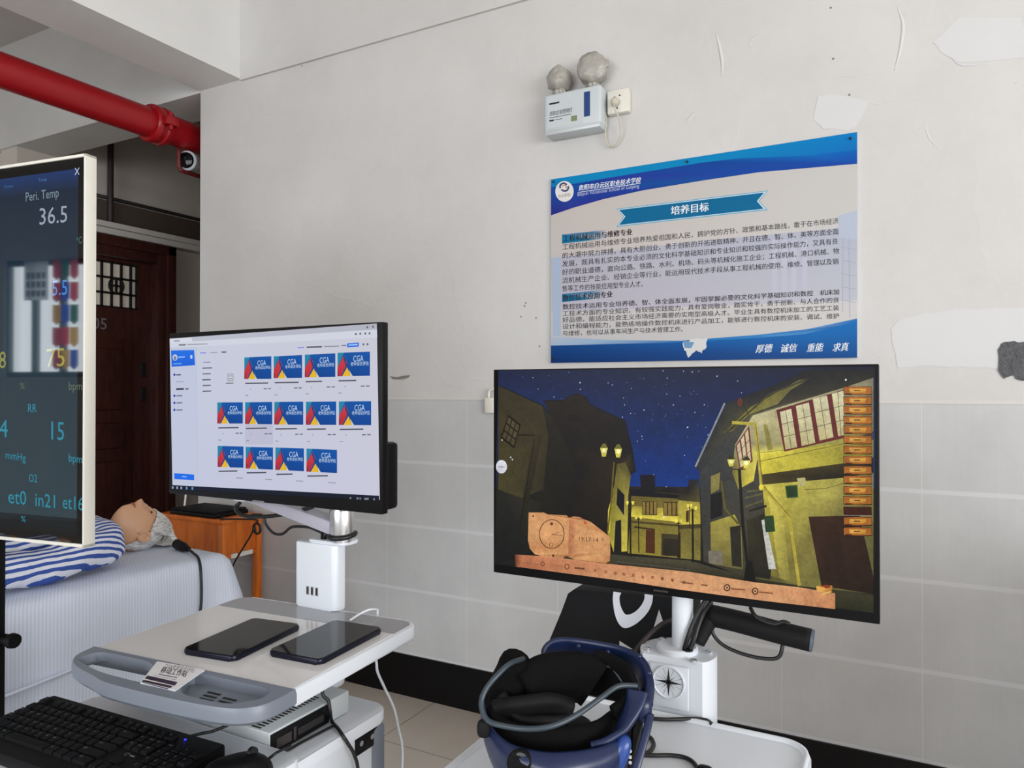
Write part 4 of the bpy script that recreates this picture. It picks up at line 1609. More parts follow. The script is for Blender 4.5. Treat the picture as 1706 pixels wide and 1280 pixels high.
for y in (-1.82, -1.79):
    bm = bmesh.new()
    cyl(bm, (-.8672, y, KZ - .039), (-.8662, y, KZ - .039), .005, n=10)
    obj('socket_hole', bm, 'silver', sk)
bm = bmesh.new()
cyl(bm, (-.871, -1.93, KZ - .085), (-.858, -1.93, KZ - .085), .016, .014, 18)
obj('cabinet_knob', bm, 'darkmetal', ct, 'auto')
bm = bmesh.new()
prism(bm, rrect(-1.345, -.836, -2.52, -1.997, .02, 6), KZ + .001, KZ + .022, bev=.003)
kt = obj('keyboard_tray', bm, 'white', ct, 'auto')
for x in (-1.36, -.94):
    for y in (-2.44, -1.82):
        bm = bmesh.new()
        cyl(bm, (x - .012, y, .05), (x + .012, y, .05), .05, n=24)
        box(bm, x - .02, x + .02, y - .02, y + .02, .05, .16, bev=.006)
        obj('castor', bm, 'black', ct, 'auto')

# ---- two black tablets
tb = thing('tablet', (-1.068, -1.906, CZ + .001), 'black tablet lying on the cart top, the one further left', 'tablet', 'tablets on the cart top')


def tab_matrix(c):
    p = [onz(x, y, CZ + .012) for x, y in c]
    ctr = (p[0] + p[1] + p[2] + p[3]) / 4
    ax = (p[2] + p[3] - p[0] - p[1]).normalized()
    ay = Vector((-ax.y, ax.x, 0))
    return ctr, ax, ay, ((p[2] - p[1]).length + (p[3] - p[0]).length) / 2, ((p[1] - p[0]).length + (p[2] - p[3]).length) / 2


t1 = tab_matrix([(307, 1078), (385, 1095), (500, 1040), (425, 1027)])
t2 = tab_matrix([(449, 1080), (527, 1103), (638, 1045), (560, 1030)])
print('tablets', t1, t2)
ctr, ax, ay, ln, wd = t1
tb.location = (ctr.x, ctr.y, CZ + .0008)
MT = Matrix.Translation((ctr.x, ctr.y, 0)) @ Matrix(((ax.x, ay.x, 0, 0), (ax.y, ay.y, 0, 0), (0, 0, 1, 0), (0, 0, 0, 1)))
bm = bmesh.new()
prism(bm, rrect(-ln / 2, ln / 2, -wd / 2, wd / 2, .010, 5), CZ + .001, CZ + .0105, mtx=MT, bev=.003, seg=2)
obj('tablet_body', bm, 'navyedge', tb, 'auto')
bm = bmesh.new()
prism(bm, rrect(-ln / 2 + .002, ln / 2 - .002, -wd / 2 + .002, wd / 2 - .002, .009, 5), CZ + .0104, CZ + .0112, mtx=MT)
obj('tablet_screen', bm, 'blackgl', tb)
tb2 = tb.copy()
COL.objects.link(tb2)
tb2.location = (t2[0].x, t2[0].y, CZ + .0008)
tb2.rotation_euler = (0, 0, math.atan2(t2[1].y, t2[1].x) - math.atan2(ax.y, ax.x))
tb2['label'] = 'black tablet lying on the cart top nearest its right edge'
for ch in list(tb.children):
    c_ = ch.copy()
    COL.objects.link(c_)
    c_.parent = tb2

# ---- white hub block with the silver monitor arm
hb0, hb1, hy0, hy1 = -1.150, -1.035, -1.702, -1.664
ha = thing('monitor_support', ((hb0 + hb1) / 2, -1.69, CZ), 'white block and silver arm on the cart top carrying the left monitor', 'monitor mount')
HT = 1.137
bm = bmesh.new()
prism(bm, rrect(hb0, hb1, hy0, hy1, .012, 6), CZ + .0008, HT, bev=.003)
hub = obj('hub_block', bm, 'white', ha, 'auto')
bm = bmesh.new()
for k in range(3):
    x = hb0 + .036 + k * .0125
    box(bm, x, x + .008, hy0 - .0006, hy0 + .001, CZ + .028, CZ + .046)
up_ = obj('usb_ports', bm, 'silver', hub)
bm = bmesh.new()
for k in range(3):
    x = hb0 + .036 + k * .0125
    box(bm, x + .0016, x + .0055, hy0 - .0012, hy0, CZ + .030, CZ + .044)
obj('port_slots', bm, 'slot', hub)
bm = bmesh.new()
prism(bm, rrect(hb0 + .03, hb1 + .018, hy0 + .004, hy1 + .022, .016, 6), HT, HT + .007, bev=.002)
obj('clamp_plate', bm, 'white', ha, 'auto')
cxp, cyp = -1.036, -1.680
bm = bmesh.new()
lathe(bm, [(0, 0), (.020, 0), (.020, .012), (.0255, .014), (.0265, .02), (.0265, .062), (.0245, .070), (0, .072)], (cxp, cyp, HT + .006), n=32)
obj('pivot_post', bm, 'silver', ha, 'auto')
bm = bmesh.new()
tube(bm, [(cxp + .0268 * math.cos(a), cyp + .0275 * math.sin(a), HT + .021 + .004 * math.sin(a)) for a in [PI + k * PI / 10 for k in range(13)]], .0055, 8, 2)
tube(bm, [(cxp - .027, cyp - .004, HT + .02), (cxp - .035, cyp - .008, HT + .022), (cxp - .037, cyp - .010, HT + .016)], .005, 8, 4)
obj('cable_tie', bm, 'rubber', ha, True, label='black cable tie around the post')


def beam(bm, a, b, w, h0, h1, bev=.006):
    a, b = Vector(a), Vector(b)
    d = (b - a)
    u = Vector((-d.y, d.x, 0)).normalized()
    vv = []
    for p, h in ((a, h0), (b, h1)):
        vv.append([bm.verts.new(p + u * s * w / 2 + Vector((0, 0, t * h / 2))) for s, t in ((-1, -1), (1, -1), (1, 1), (-1, 1))])
    fs = [bm.faces.new(vv[0][::-1]), bm.faces.new(vv[1])]
    for i in range(4):
        fs.append(bm.faces.new((vv[0][i], vv[0][(i + 1) % 4], vv[1][(i + 1) % 4], vv[1][i])))
    bmesh.ops.bevel(bm, geom=list({e for f in fs for e in f.edges}), offset=bev, segments=2, profile=.5, affect='EDGES')


bm = bmesh.new()
beam(bm, (cxp, cyp, 1.170), (-1.33, -1.665, 1.222), .046, .031, .024)
obj('lower_arm', bm, 'armgrey', ha, 'auto')
bm = bmesh.new()
beam(bm, (-1.335, -1.662, 1.265), (-1.185, -1.668, 1.385), .036, .022, .022)
cyl(bm, (-1.335, -1.662, 1.207), (-1.335, -1.662, 1.28), .030, n=28)
box(bm, -1.24, -1.13, -1.690, -1.668, 1.345, 1.445, bev=.004)
obj('upper_arm', bm, 'white', ha, 'auto')

# ---- left monitor showing rows of course tiles
MY = -1.75
mo = thing('desktop_monitor', (-1.183, MY, 1.222), 'left monitor with a web page of small blue course tiles on its screen', 'monitor')
mx0, mx1, mz0, mz1 = -1.491, -.876, 1.222, 1.589
BX('bezel', mx0, mx1, MY, MY + .018, mz0, mz1, 'black', mo, bev=.002)
BX('back_cover', mx0 + .03, mx1 - .004, MY + .018, MY + .058, mz0 + .004, mz0 + .135, 'black', mo, bev=.008)
BX('back_cover_top', mx0 + .06, mx1 - .06, MY + .018, MY + .036, mz0 + .12, mz1 - .03, 'black', mo, bev=.008)
CG = lambda x, y: (270 + x / 3.556, 520 + y / 3.556)
PM = Paint(lambda p: ony(p[0], p[1], MY - .0004), (0, -1, 0))


def cq(x0, y0, x1, y1, sl=0.0):
    return [CG(x0, y0), CG(x1, y0 + sl * (x1 - x0)), CG(x1, y1 + sl * (x1 - x0)), CG(x0, y1)]


PM.poly([CG(45, 158), CG(1272, 68), CG(1290, 1114), CG(62, 1052)], [(196, 202, 220), (200, 200, 212), (198, 198, 216), (190, 196, 220)])
PM.poly([CG(45, 158), CG(1272, 68), CG(1273, 103), CG(46, 183)], [(186, 190, 206), (176, 176, 190), (176, 176, 190), (188, 190, 206)])
PM.poly([CG(46, 160), CG(175, 151), CG(180, 176), CG(46, 184)], (212, 216, 228))
PM.poly([CG(46, 184), CG(1273, 103), CG(1275, 150), CG(47, 212)], (206, 209, 222))
PM.poly([CG(50, 212), CG(205, 205), CG(215, 1060), CG(62, 1052)], (190, 196, 218))
PM.poly([CG(53, 228), CG(190, 225), CG(196, 315), CG(57, 325)], [(30, 110, 225), (30, 110, 225), (20, 95, 215), (20, 95, 215)])
PM.disc(CG(77, 270), 4.2, 5.4, (190, 200, 215))
PM.disc(CG(77, 274), 2.4, 3.6, (110, 130, 165))
PM.line([CG(96, 268), CG(135, 266)], 2.0, (150, 190, 245))
PM.line([CG(66, 308), CG(116, 306)], 1.6, (120, 170, 240))
PM.poly(cq(168, 256, 180, 276), (190, 210, 245))
for y in (372, 497, 539, 580):
    PM.disc(CG(74, y), 1.8, 2.2, (30, 60, 160), 10)
for x0, y, x1, w, c in ((85, 373, 112, 2.0, (70, 76, 100)), (84, 414, 128, 1.4, (150, 154, 180)), (84, 457, 130, 3.0, (50, 54, 76)), (138, 456, 158, 2.4, (90, 94, 116)), (86, 497, 120, 1.8, (90, 96, 130)), (86, 539, 120, 1.8, (90, 96, 130)), (86, 581, 122, 1.8, (90, 96, 130)),
                      (100, 196, 142, 2.4, (110, 112, 122)), (150, 193, 270, 1.6, (150, 152, 166)), (70, 172, 105, 1.6, (120, 124, 140)),
                      (226, 243, 262, 1.8, (120, 130, 220)), (288, 241, 328, 1.6, (150, 154, 170)), (354, 238, 382, 2.2, (90, 94, 110)),
                      (246, 298, 288, 1.6, (120, 124, 180)), (240, 333, 298, 2.0, (90, 94, 110)), (242, 367, 290, 2.0, (100, 104, 120)), (240, 402, 290, 2.2, (80, 84, 100)), (242, 436, 290, 2.0, (90, 94, 110)), (242, 470, 292, 2.0, (100, 104, 120)),
                      (804, 212, 844, 1.6, (120, 124, 220)), (858, 209, 948, 2.4, (70, 72, 90)), (960, 205, 1050, 1.8, (140, 144, 160)), (1064, 199, 1094, 2.0, (110, 112, 130)), (380, 423, 424, 1.6, (90, 90, 100))):
    a = CG(x0, y)
    PM.line([a, CG(x1, y - (x1 - x0) * .03)], w, c)
PM.poly(rrect(CG(390, 0)[0], CG(424, 0)[0], CG(0, 410)[1], CG(0, 366)[1], 1.0, 2), (150, 150, 160))
PM.poly(rrect(CG(395, 0)[0], CG(419, 0)[0], CG(0, 404)[1], CG(0, 371)[1], 1.0, 2), (205, 208, 220))
PM.line([CG(398, 380), CG(416, 379)], 1.2, (110, 110, 120))
PM.line([CG(398, 395), CG(416, 394)], 1.2, (110, 110, 120))
q = [CG(1098, 186), CG(1168, 181), CG(1168, 205), CG(1098, 210)]
PM.poly(q, (40, 110, 220))
PM.line([CG(1106, 197), CG(1160, 193)], 2.0, (170, 200, 245))
for x, y in ((1195, 192), (1219, 191), (1150, 131), (1176, 129), (1206, 128), (1231, 127), (1218, 90), (1252, 87)):
    PM.poly(cq(x - 5, y - 6, x + 5, y + 6), (96, 98, 112))
PM.poly([CG(74, 955), CG(192, 963), CG(193, 997), CG(75, 990)], (25, 105, 230))
PM.line([CG(120, 975), CG(148, 977)], 1.6, (150, 190, 245))
PM.line([CG(205, 205), CG(214, 1058)], .5, (176, 182, 204))
PM.line([CG(320, 250), CG(324, 600)], .5, (190, 194, 210))
tiles = [(490, 270, 650, 262, 397, 396), (664, 263, 832, 255, 393, 391), (848, 253, 1029, 245, 387, 384), (1042, 242, 1234, 235, 382, 378),
         (330, 536, 481, 535, 661, 661), (495, 535, 655, 533, 664, 665), (668, 533, 839, 531, 667, 668), (855, 532, 1034, 530, 669, 669), (1050, 530, 1241, 528, 670, 671),
         (332, 793, 485, 797, 918, 923), (498, 799, 660, 803, 927, 934), (674, 803, 843, 808, 936, 943), (858, 809, 1039, 817, 946, 954)]
PM.poly(cq(495, 668, 660, 785), (186, 186, 208))
rnd = random.Random(2)
kb_ = PM.k + 1
for x0, ya, x1, yb, yc, yd in tiles:
    w = x1 - x0
    PM.k = kb_

    def P(u, v):
        t = ya + (yb - ya) * u
        b = yc + (yd - yc) * u
        return CG(x0 + w * u, t + (b - t) * v)
    PM.poly([P(0, 0), P(1, 0), P(1, 1), P(0, 1)], [(4, 80, 156), (4, 82, 166), (2, 66, 146), (2, 60, 134)])
    PM.poly([P(0, 0), P(.20, 0), P(0, .62)], (30, 130, 165))
    PM.poly([P(.20, .12), P(.30, .45), P(.10, 1), P(0, 1), P(0, .62)], [(200, 60, 60), (190, 50, 60), (190, 40, 45), (160, 40, 60), (190, 50, 60)])
    PM.poly([P(.20, .12), P(.42, .98), P(.36, .98), P(.18, .25)], (24, 60, 120))
    PM.poly([P(.30, .62), P(.40, 1), P(.14, 1)], (228, 178, 30))
    PM.poly([P(.345, .72), P(.47, 1), P(.40, 1)], (200, 205, 190))
    PM.poly([P(.0, .72), P(.05, .85), P(.02, 1), P(0, 1)], (120, 40, 70))
    PM.text('CGA', P(.48, .40), P(.80, .385), w / 3.556 * .27, (190, 212, 232))
    PM.text('老年综合评估', P(.40, .56), P(.96, .545), w / 3.556 * .135, (175, 200, 226), fat=.2)
    yb_ = yc + 26
    PM.line([CG(x0 + 6, yb_), CG(x0 + w * rnd.uniform(.55, .9), yb_ - 2)], 2.2, (78, 78, 92))
    if yc < 900:
        PM.line([CG(x0 + w * .22, yb_ + 34), CG(x0 + w * .24, yb_ + 34)], 2.0, (110, 110, 120))
        PM.line([CG(x0 + w * .72, yb_ + 32), CG(x0 + w * .84, yb_ + 31)], 1.8, (100, 100, 116))
        PM.line([CG(x0 + w * .88, yb_ + 31), CG(x0 + w * .99, yb_ + 31)], 1.8, (100, 100, 116))
        PM.line([CG(x0 + 6, yb_ + 72), CG(x0 + 24, yb_ + 72)], 1.4, (140, 140, 154))
    else:
        PM.line([CG(x0 + w * .72, yb_ + 38), CG(x0 + w * .97, yb_ + 41)], 1.4, (140, 140, 154))
PM.k = kb_ + 30
PM.poly([CG(60, 1025), CG(1289, 1088), CG(1290, 1114), CG(62, 1052)], [(16, 26, 44), (16, 24, 44), (14, 22, 38), (14, 24, 40)])
for x in (67, 94, 118, 150, 184):
    y = 1040 + (x - 62) * .05
    PM.poly(cq(x - 5, y - 8, x + 5, y + 7), (150, 158, 178) if x < 140 else (96, 150, 190))
for x, w in ((1120, 8), (1162, 12), (1178, 8), (1215, 26), (1260, 10)):
    y = 1040 + (x - 62) * .051 + 8
    PM.poly(cq(x - w / 2, y - 6, x + w / 2, y + 6), (120, 126, 140))
PM.build('screen', 'scr_matte', mo)
bm = bmesh.new()
p = ony(430, 836, MY)
for k in range(6):
    box(bm, p.x - .016 + k * .0058, p.x - .0115 + k * .0058, MY - .0006, MY, p.z - .0022, p.z + .0022)
obj('maker_mark', bm, 'inkg', mo)

# ---- cables of the left monitor
Yc = -1.655
WIRE('monitor_cable', [ony(520, 845, -1.70), ony(480, 856, Yc), ony(440, 861, Yc), ony(410, 860, Yc), ony(397, 855, Yc), ony(392, 846, Yc), ony(400, 838, Yc)], .0045, 'rubber', 'thick black cable sagging below the left monitor bottom edge', 'cable')
ldl = thing('display_lead', tuple(ony(455, 888, Yc)), 'thin black lead looping from the left monitor to the white block', 'cable')
bm = bmesh.new()
tube(bm, [ony(420, 858, Yc), ony(438, 860, Yc), ony(443, 874, Yc), ony(455, 888, Yc), ony(470, 890, Yc), ony(483, 880, Yc), ony(493, 877.5, Yc), ony(515, 879, Yc), ony(530, 885, -1.668), ony(539, 889, -1.68)], .0032, 8, 8)
obj('lead', bm, 'rubber', ldl, True)
bm = bmesh.new()
p0_, p1_ = ony(540, 888, -1.682), ony(540, 907, -1.682)
box(bm, p0_.x - .006, p0_.x + .006, -1.687, -1.677, HT + .0005, p0_.z, bev=.002)
obj('plug', bm, 'black', ldl, 'auto')
WIRE('tablet_charging_cable', [onz(583, 1034, CZ + .005), onz(600, 1023, CZ + .010), ony(616, 1016, -1.690), ony(628, 1016, -1.668), ony(629, 1022, -1.664), ony(626, 1060, -1.664)], .0022, 'white', 'white charging cable leaving the right tablet over the cart edge', 'cable')
WIRE('white_power_cable', [ony(622, 1085, -1.66), ony(627, 1103, -1.66), ony(629, 1120, -1.66), ony(640, 1145, -1.66), ony(656, 1180, -1.66), ony(664, 1215, -1.66), ony(670, 1245, -1.66), ony(669, 1290, -1.66), ony(660, 1400, -1.66)], .0028, 'white', 'white cable hanging behind the cart in front of the black baseboard', 'cable')
# ---- small PC lying on the cart cabinet
pcx0, pcx1, pcy0, pcy1, pcz0, pcz1 = -1.085, -.913, -1.994, -1.800, KZ + .001, KZ + .041
pc = thing('mini_computer', ((pcx0 + pcx1) / 2, (pcy0 + pcy1) / 2, pcz0), 'pale grey mini computer with vent slots under the cart top', 'computer')
BX('case', pcx0, pcx1, pcy0, pcy1, pcz0, pcz1, 'pcgrey', pc, bev=.003)
bm = bmesh.new()
for k in range(17):
    y = pcy0 + .004 + k * .0084
    box(bm, pcx1 - .046, pcx1 - .025, y, y + .0036, pcz1 - .0005, pcz1 + .0006)
for k in range(4):
    y = pcy0 + .004 + k * .0084
    box(bm, pcx1 - .076, pcx1 - .055, y, y + .0036, pcz1 - .0005, pcz1 + .0004)
obj('vent_slots', bm, 'slot', pc)
fp = BX('front_panel', pcx1 - .001, pcx1 + .003, pcy0 + .002, pcy1 - .056, pcz0 + .003, pcz1 - .004, 'black', pc, bev=.0012)
BX('panel_recess', pcx1 + .003, pcx1 + .0042, pcy0 + .060, pcy1 - .072, pcz0 + .012, pcz1 - .016, 'slot', fp)
BX('panel_badge', pcx1 + .003, pcx1 + .0042, pcy0 + .012, pcy0 + .045, pcz0 + .010, pcz1 - .014, 'darkmetal', fp)
BX('power_button', pcx1 + .003, pcx1 + .0048, pcy0 + .050, pcy0 + .056, pcz0 + .008, pcz1 - .010, 'darkmetal', fp, bev=.0008)

# ---- black keyboard, slightly turned
KA = Vector((-1.352, -2.086, KZ + .0225))
KB = Vector((-.926, -2.067, KZ + .0225))
ka = (KB - KA).normalized()
kn = Vector((ka.y, -ka.x, 0))                       # from the rear edge towards the typist
KL = (KB - KA).length
MK = Matrix.Translation(KA) @ Matrix(((ka.x, kn.x, 0, 0), (ka.y, kn.y, 0, 0), (0, 0, 1, 0), (0, 0, 0, 1)))
kbd = thing('keyboard', tuple((KA + KB) / 2 + kn * .08), 'black full-size keyboard on the cart shelf at lower left', 'keyboard')
bm = bmesh.new()
KD = .158
sl = Matrix(((1, 0, 0, 0), (0, 1, 0, 0), (0, -.055, 1, 0), (0, 0, 0, 1)))      # rear edge stands higher
prism(bm, [(x, y) for x, y in rrect(0, KL, 0, KD, .008, 4)][::-1], 0, .020, mtx=MK @ Matrix.Translation((0, 0, .0085)) @ sl, bev=.003)
obj('keyboard_case', bm, 'black', kbd, 'auto')
ZK = .020 + .009


def key(x, y, w, d, s):
    bm = bmesh.new()
    q = MK @ sl
    a = [(x, y), (x + w, y), (x + w, y + d), (x, y + d)]
    t = .0016
    z0, z1 = ZK - .001, ZK + .0042
    lo = [bm.verts.new(q @ Vector((p[0], p[1], z0))) for p in a]
    hi = [bm.verts.new(q @ Vector((p[0] + (t if i in (0, 3) else -t), p[1] + (t if i in (0, 1) else -t), z1))) for i, p in enumerate(a)]
    for i in range(4):
        bm.faces.new((lo[i], lo[(i + 1) % 4], hi[(i + 1) % 4], hi[i]))
    bm.faces.new(hi)
    if s:
        vs_, fs_, tw = glyphs(s)
        em = .0058 if len(s) == 1 else .0042
        vv = [bm.verts.new(q @ Vector((x + .0032 + gx * em, y + .0042 + em * .8 - gy * em, z1 + .0002))) for gx, gy in vs_]
        for f in fs_:
            try:
                bm.faces.new([vv[i] for i in f]).material_index = 1
            except ValueError:
                pass
    bmesh.ops.recalc_face_normals(bm, faces=[f for f in bm.faces if f.material_index == 0])
    obj('key', bm, ['black', 'inkg'], kbd, fix=False)


kp = .0187
mx_k = .0065
rows = [
    (.014, [(0, 'Esc', 1), (2, 'F1', 1), (3, 'F2', 1), (4, 'F3', 1), (5, 'F4', 1), (6.5, 'F5', 1), (7.5, 'F6', 1), (8.5, 'F7', 1), (9.5, 'F8', 1), (11, 'F9', 1), (12, 'F10', 1), (13, 'F11', 1), (14, 'F12', 1), (15.3, 'Prt', 1), (16.3, 'Scr', 1), (17.3, 'Pau', 1)]),
    (.037, [(i, c, 1) for i, c in enumerate('`1234567890-=')] + [(13, 'Back', 2), (15.3, 'Ins', 1), (16.3, 'Home', 1), (17.3, 'PgU', 1), (18.7, 'Num', 1), (19.7, '/', 1), (20.7, '*', 1), (21.7, '-', 1)]),
    (.056, [(0, 'Tab', 1.5)] + [(1.5 + i, c, 1) for i, c in enumerate('QWERTYUIOP[]')] + [(13.5, '\\', 1.5), (15.3, 'Del', 1), (16.3, 'End', 1), (17.3, 'PgD', 1), (18.7, '7', 1), (19.7, '8', 1), (20.7, '9', 1), (21.7, '+', 1)]),
    (.075, [(0, 'Caps', 1.75)] + [(1.75 + i, c, 1) for i, c in enumerate("ASDFGHJKL;'")] + [(12.75, 'Enter', 2.25), (18.7, '4', 1), (19.7, '5', 1), (20.7, '6', 1)]),
    (.094, [(0, 'Shift', 2.25)] + [(2.25 + i, c, 1) for i, c in enumerate('ZXCVBNM,./')] + [(12.25, 'Shift', 2.75), (16.3, '', 1), (18.7, '1', 1), (19.7, '2', 1), (20.7, '3', 1), (21.7, 'Ent', 1)]),
    (.113, [(0, 'Ctrl', 1.5), (1.5, '', 1.25), (2.75, 'Alt', 1.25), (4, '', 5.5), (9.5, 'Alt', 1.25), (10.75, '', 1.25), (12, '', 1.25), (13.25, 'Ctrl', 1.75), (15.3, '', 1), (16.3, '', 1), (17.3, '', 1), (18.7, '0', 2), (20.7, '.', 1)]),
]
ks = (KL - 2 * mx_k) / 22.7
for yy, ke in rows:
    for cx, s, w in ke:
        key(mx_k + cx * ks, yy, w * ks - .0018, .0172, s)
q = MK @ sl
bm = bmesh.new()
c = q @ Vector((mx_k + 19.2 * ks, .018, ZK + .0006))
cyl(bm, c, c + Vector((0, 0, .001)), .0018, n=10)
led = obj('indicator_light', bm, mat('blue_indicator', (30, 40, 255), .3), kbd)
nb = _mats['blue_indicator'].node_tree.nodes['Principled BSDF']
nb.inputs['Emission Color'].default_value = (.02, .03, 1, 1)
nb.inputs['Emission Strength'].default_value = 3
bm = bmesh.new()
ctr_ = Vector((mx_k + 16.6 * ks, .083, ZK + .0006))
for k in range(12):
    a0, a1 = k * PI / 7, (k + 1) * PI / 7
    r0, r1 = .0045, .0034
    ps = [ctr_ + Vector((r0 * math.cos(a0), -r0 * math.sin(a0) * .8, 0)), ctr_ + Vector((r0 * math.cos(a1), -r0 * math.sin(a1) * .8, 0)), ctr_ + Vector((r1 * math.cos(a1), -r1 * math.sin(a1) * .8, 0)), ctr_ + Vector((r1 * math.cos(a0), -r1 * math.sin(a0) * .8, 0))]
    bm.faces.new([bm.verts.new(q @ p) for p in ps])
for x0_, w_ in ((.007, .009),):
    ps = [ctr_ + Vector((x0_, -.0012, 0)), ctr_ + Vector((x0_ + w_, -.0012, 0)), ctr_ + Vector((x0_ + w_, .002, 0)), ctr_ + Vector((x0_, .002, 0))]
    bm.faces.new([bm.verts.new(q @ p) for p in ps])
obj('maker_mark', bm, 'inkg', kbd)
kc = MK @ Vector((KL * .80, -.002, .022))
bm = bmesh.new()
tube(bm, [kc, kc + Vector((.012, .014, .002)), kc + Vector((.030, .028, .006)), kc + Vector((.045, .055, .018)), (-1.0, -1.97, CZ - .05), (-1.0, -1.93, CZ - .0295)], .0026, 8, 8)
obj('keyboard_lead', bm, 'rubber', None, True, 'thin black keyboard lead curling under the grey cart handle', 'cable')

# ---- black mouse beside the keyboard
MC = Vector((-.872, -2.062, 0))
ms_ = thing('computer_mouse', (MC.x, MC.y, KZ + .0225), 'black mouse to the right of the keyboard on the cart shelf', 'mouse')
bm = bmesh.new()
n1, n2 = 28, 14
mrows = []
for j in range(n2 + 1):
    th = PI / 2 * j / n2
    row = []
    for i in range(n1):
        ph = 2 * PI * i / n1
        sx = .033 * (abs(math.cos(ph)) ** .8) * (1 if math.cos(ph) > 0 else -1)
        sy = .056 * (abs(math.sin(ph)) ** .85) * (1 if math.sin(ph) > 0 else -1)
        r_ = math.cos(th) ** .6
        z = .036 * math.sin(th) * (1 - .25 * (sy * r_ / .056) * .8)
        row.append((sx * r_ * (1 - .08 * math.cos(2 * ph)), sy * r_, z))
    mrows.append(row)
rot = Matrix.Translation((MC.x, MC.y - .035, KZ + .0225)) @ Matrix.Rotation(math.radians(-12), 4, 'Z')
R_ = [[bm.verts.new(rot @ Vector(p)) for p in row] for row in mrows]
for a, b in zip(R_, R_[1:]):
    for i in range(n1):
        bm.faces.new((a[i], a[(i + 1) % n1], b[(i + 1) % n1], b[i]))
bm.faces.new(R_[0][::-1])
bmesh.ops.remove_doubles(bm, verts=bm.verts, dist=1e-5)
obj('mouse_body', bm, 'black', ms_, True)
bm = bmesh.new()
p = rot @ Vector((0, .026, .031))
cyl(bm, p - Vector((.003, 0, 0)), p + Vector((.003, 0, 0)), .009, n=16)
obj('scroll_wheel', bm, 'rubber', ms_, 'auto')
p = rot @ Vector((0, .054, .012))
WIRE('mouse_lead', [p, p + Vector((.006, .012, .006)), (-.872, -1.99, KZ + .027), (-.885, -1.98, KZ + .020), (-.898, -1.97, KZ + .006), (-.900, -1.93, KZ + .004), (-.895, -1.86, KZ + .004)], .0024, 'rubber', 'black mouse lead running past the mini computer on the cart', 'cable')
WIRE('black_power_cable', [(-.930, -1.845, CZ - .028), onx(537, 1152, -.915), onx(547, 1168, -.905), onx(550, 1186, -.900), onz(553, 1202, KZ + .005), onz(563, 1214, KZ + .006), onx(571, 1226, -.858), onx(580, 1240, -.852), onx(590, 1258, -.850), onx(597, 1290, -.850), onx(601, 1400, -.850)], .0032, 'rubber', 'black cable hanging from under the cart top past the mini computer', 'cable')
# ================================================================== RIGHT CART, BIG MONITOR, HEADSET
TZ2 = .85
VX0, VX1, VY0, VY1 = -.655, -.139, -1.96, -1.508
vc = thing('headset_cart', (-.42, -1.6, 0), 'white cart with round-topped column and star badge holding the big monitor', 'cart')
bm = bmesh.new()
prism(bm, rrect(VX0, VX1, VY0, VY1, .05, 8), TZ2 - .040, TZ2, bev=.008, seg=3)
vt = obj('tray', bm, 'white', vc, 'auto')
bm = bmesh.new()
ro, ri = rrect(VX0, VX1, VY0, VY1, .05, 8), rrect(VX0 + .014, VX1 - .014, VY0 + .014, VY1 - .014, .04, 8)
n_ = len(ro)
A = [bm.verts.new((x, y, TZ2 - .006)) for x, y in ro]
B = [bm.verts.new((x * 1 + (c[0] - x) * .3, y + (c[1] - y) * .3, TZ2 + .006)) for (x, y), c in zip(ro, ri)]
B2 = [bm.verts.new((x + (c[0] - x) * .6, y + (c[1] - y) * .6, TZ2 + .006)) for (x, y), c in zip(ro, ri)]
C_ = [bm.verts.new((x, y, TZ2 - .002)) for x, y in ri]
for P_, Q_ in ((A, B), (B, B2), (B2, C_)):
    for i in range(n_):
        bm.faces.new((P_[i], P_[(i + 1) % n_], Q_[(i + 1) % n_], Q_[i]))
obj('tray_rim', bm, 'white', vt, True)
cx, cy, cw = -.389, -1.455, .0725
CT = .955
# column: round at the back, flat front with a recessed face
fr = cy - .052


def colpoly(r, front):
    pts = []
    for k in range(33):
        a = math.radians(-38 + (256) * k / 32)
        x, y = cx + r * math.cos(a), cy + r * math.sin(a)
        pts.append((x, max(y, front)))
    return pts


bm = bmesh.new()
prism(bm, colpoly(cw, fr), .10, CT, bev=.002)
colm = obj('column', bm, 'white', vc, 'auto')
BX('front_plate', cx - .040, cx + .034, fr - .003, fr + .004, TZ2 + .014, CT - .012, 'white', colm, bev=.002)
bm = bmesh.new()
lathe(bm, [(.040, 0), (.040, .008), (.037, .011), (0, .011)], (cx - .002, cy - .003, CT), n=36)
obj('pole_collar', bm, 'white', vc, 'auto')
bm = bmesh.new()
cyl(bm, (cx + .024, cy - .022, CT + .0105), (cx + .024, cy - .022, CT + .0122), .010, n=18)
obj('cable_hole', bm, 'slot', vc)
for dx, dy in ((-.054, -.026), (.040, -.044), (.056, .016), (-.044, .044)):
    bm = bmesh.new()
    lathe(bm, [(.0075, 0), (.0075, .003), (.005, .0045), (0, .0045)], (cx + dx, cy + dy, CT), n=14)
    obj('screw', bm, 'silver', vc, 'auto')
bx_, bz_ = cx - .003, (TZ2 + CT) / 2 + .010
fy = fr - .003
bm = bmesh.new()
lathe(bm, [(.031, 0), (.0315, .003), (.029, .004), (.028, .0015), (0, .0015)], (bx_, fy, bz_), (0, -1, 0), 40)
bd = obj('round_badge', bm, 'white', colm, 'auto')
bm = bmesh.new()
for k in range(8):
    a = k * PI / 4 + PI / 2
    ln_, hw = (.027, .0042) if k % 2 == 0 else (.019, .0013)
    u = Vector((math.cos(a), 0, math.sin(a)))
    w = Vector((-math.sin(a), 0, math.cos(a)))
    c = Vector((bx_, fy - .0019, bz_))
    bm.faces.new([bm.verts.new(c + u * ln_), bm.verts.new(c + (u + w).normalized() * hw), bm.verts.new(c), bm.verts.new(c + (u - w).normalized() * hw)])
obj('star', bm, 'ink', bd)
bm = bmesh.new()
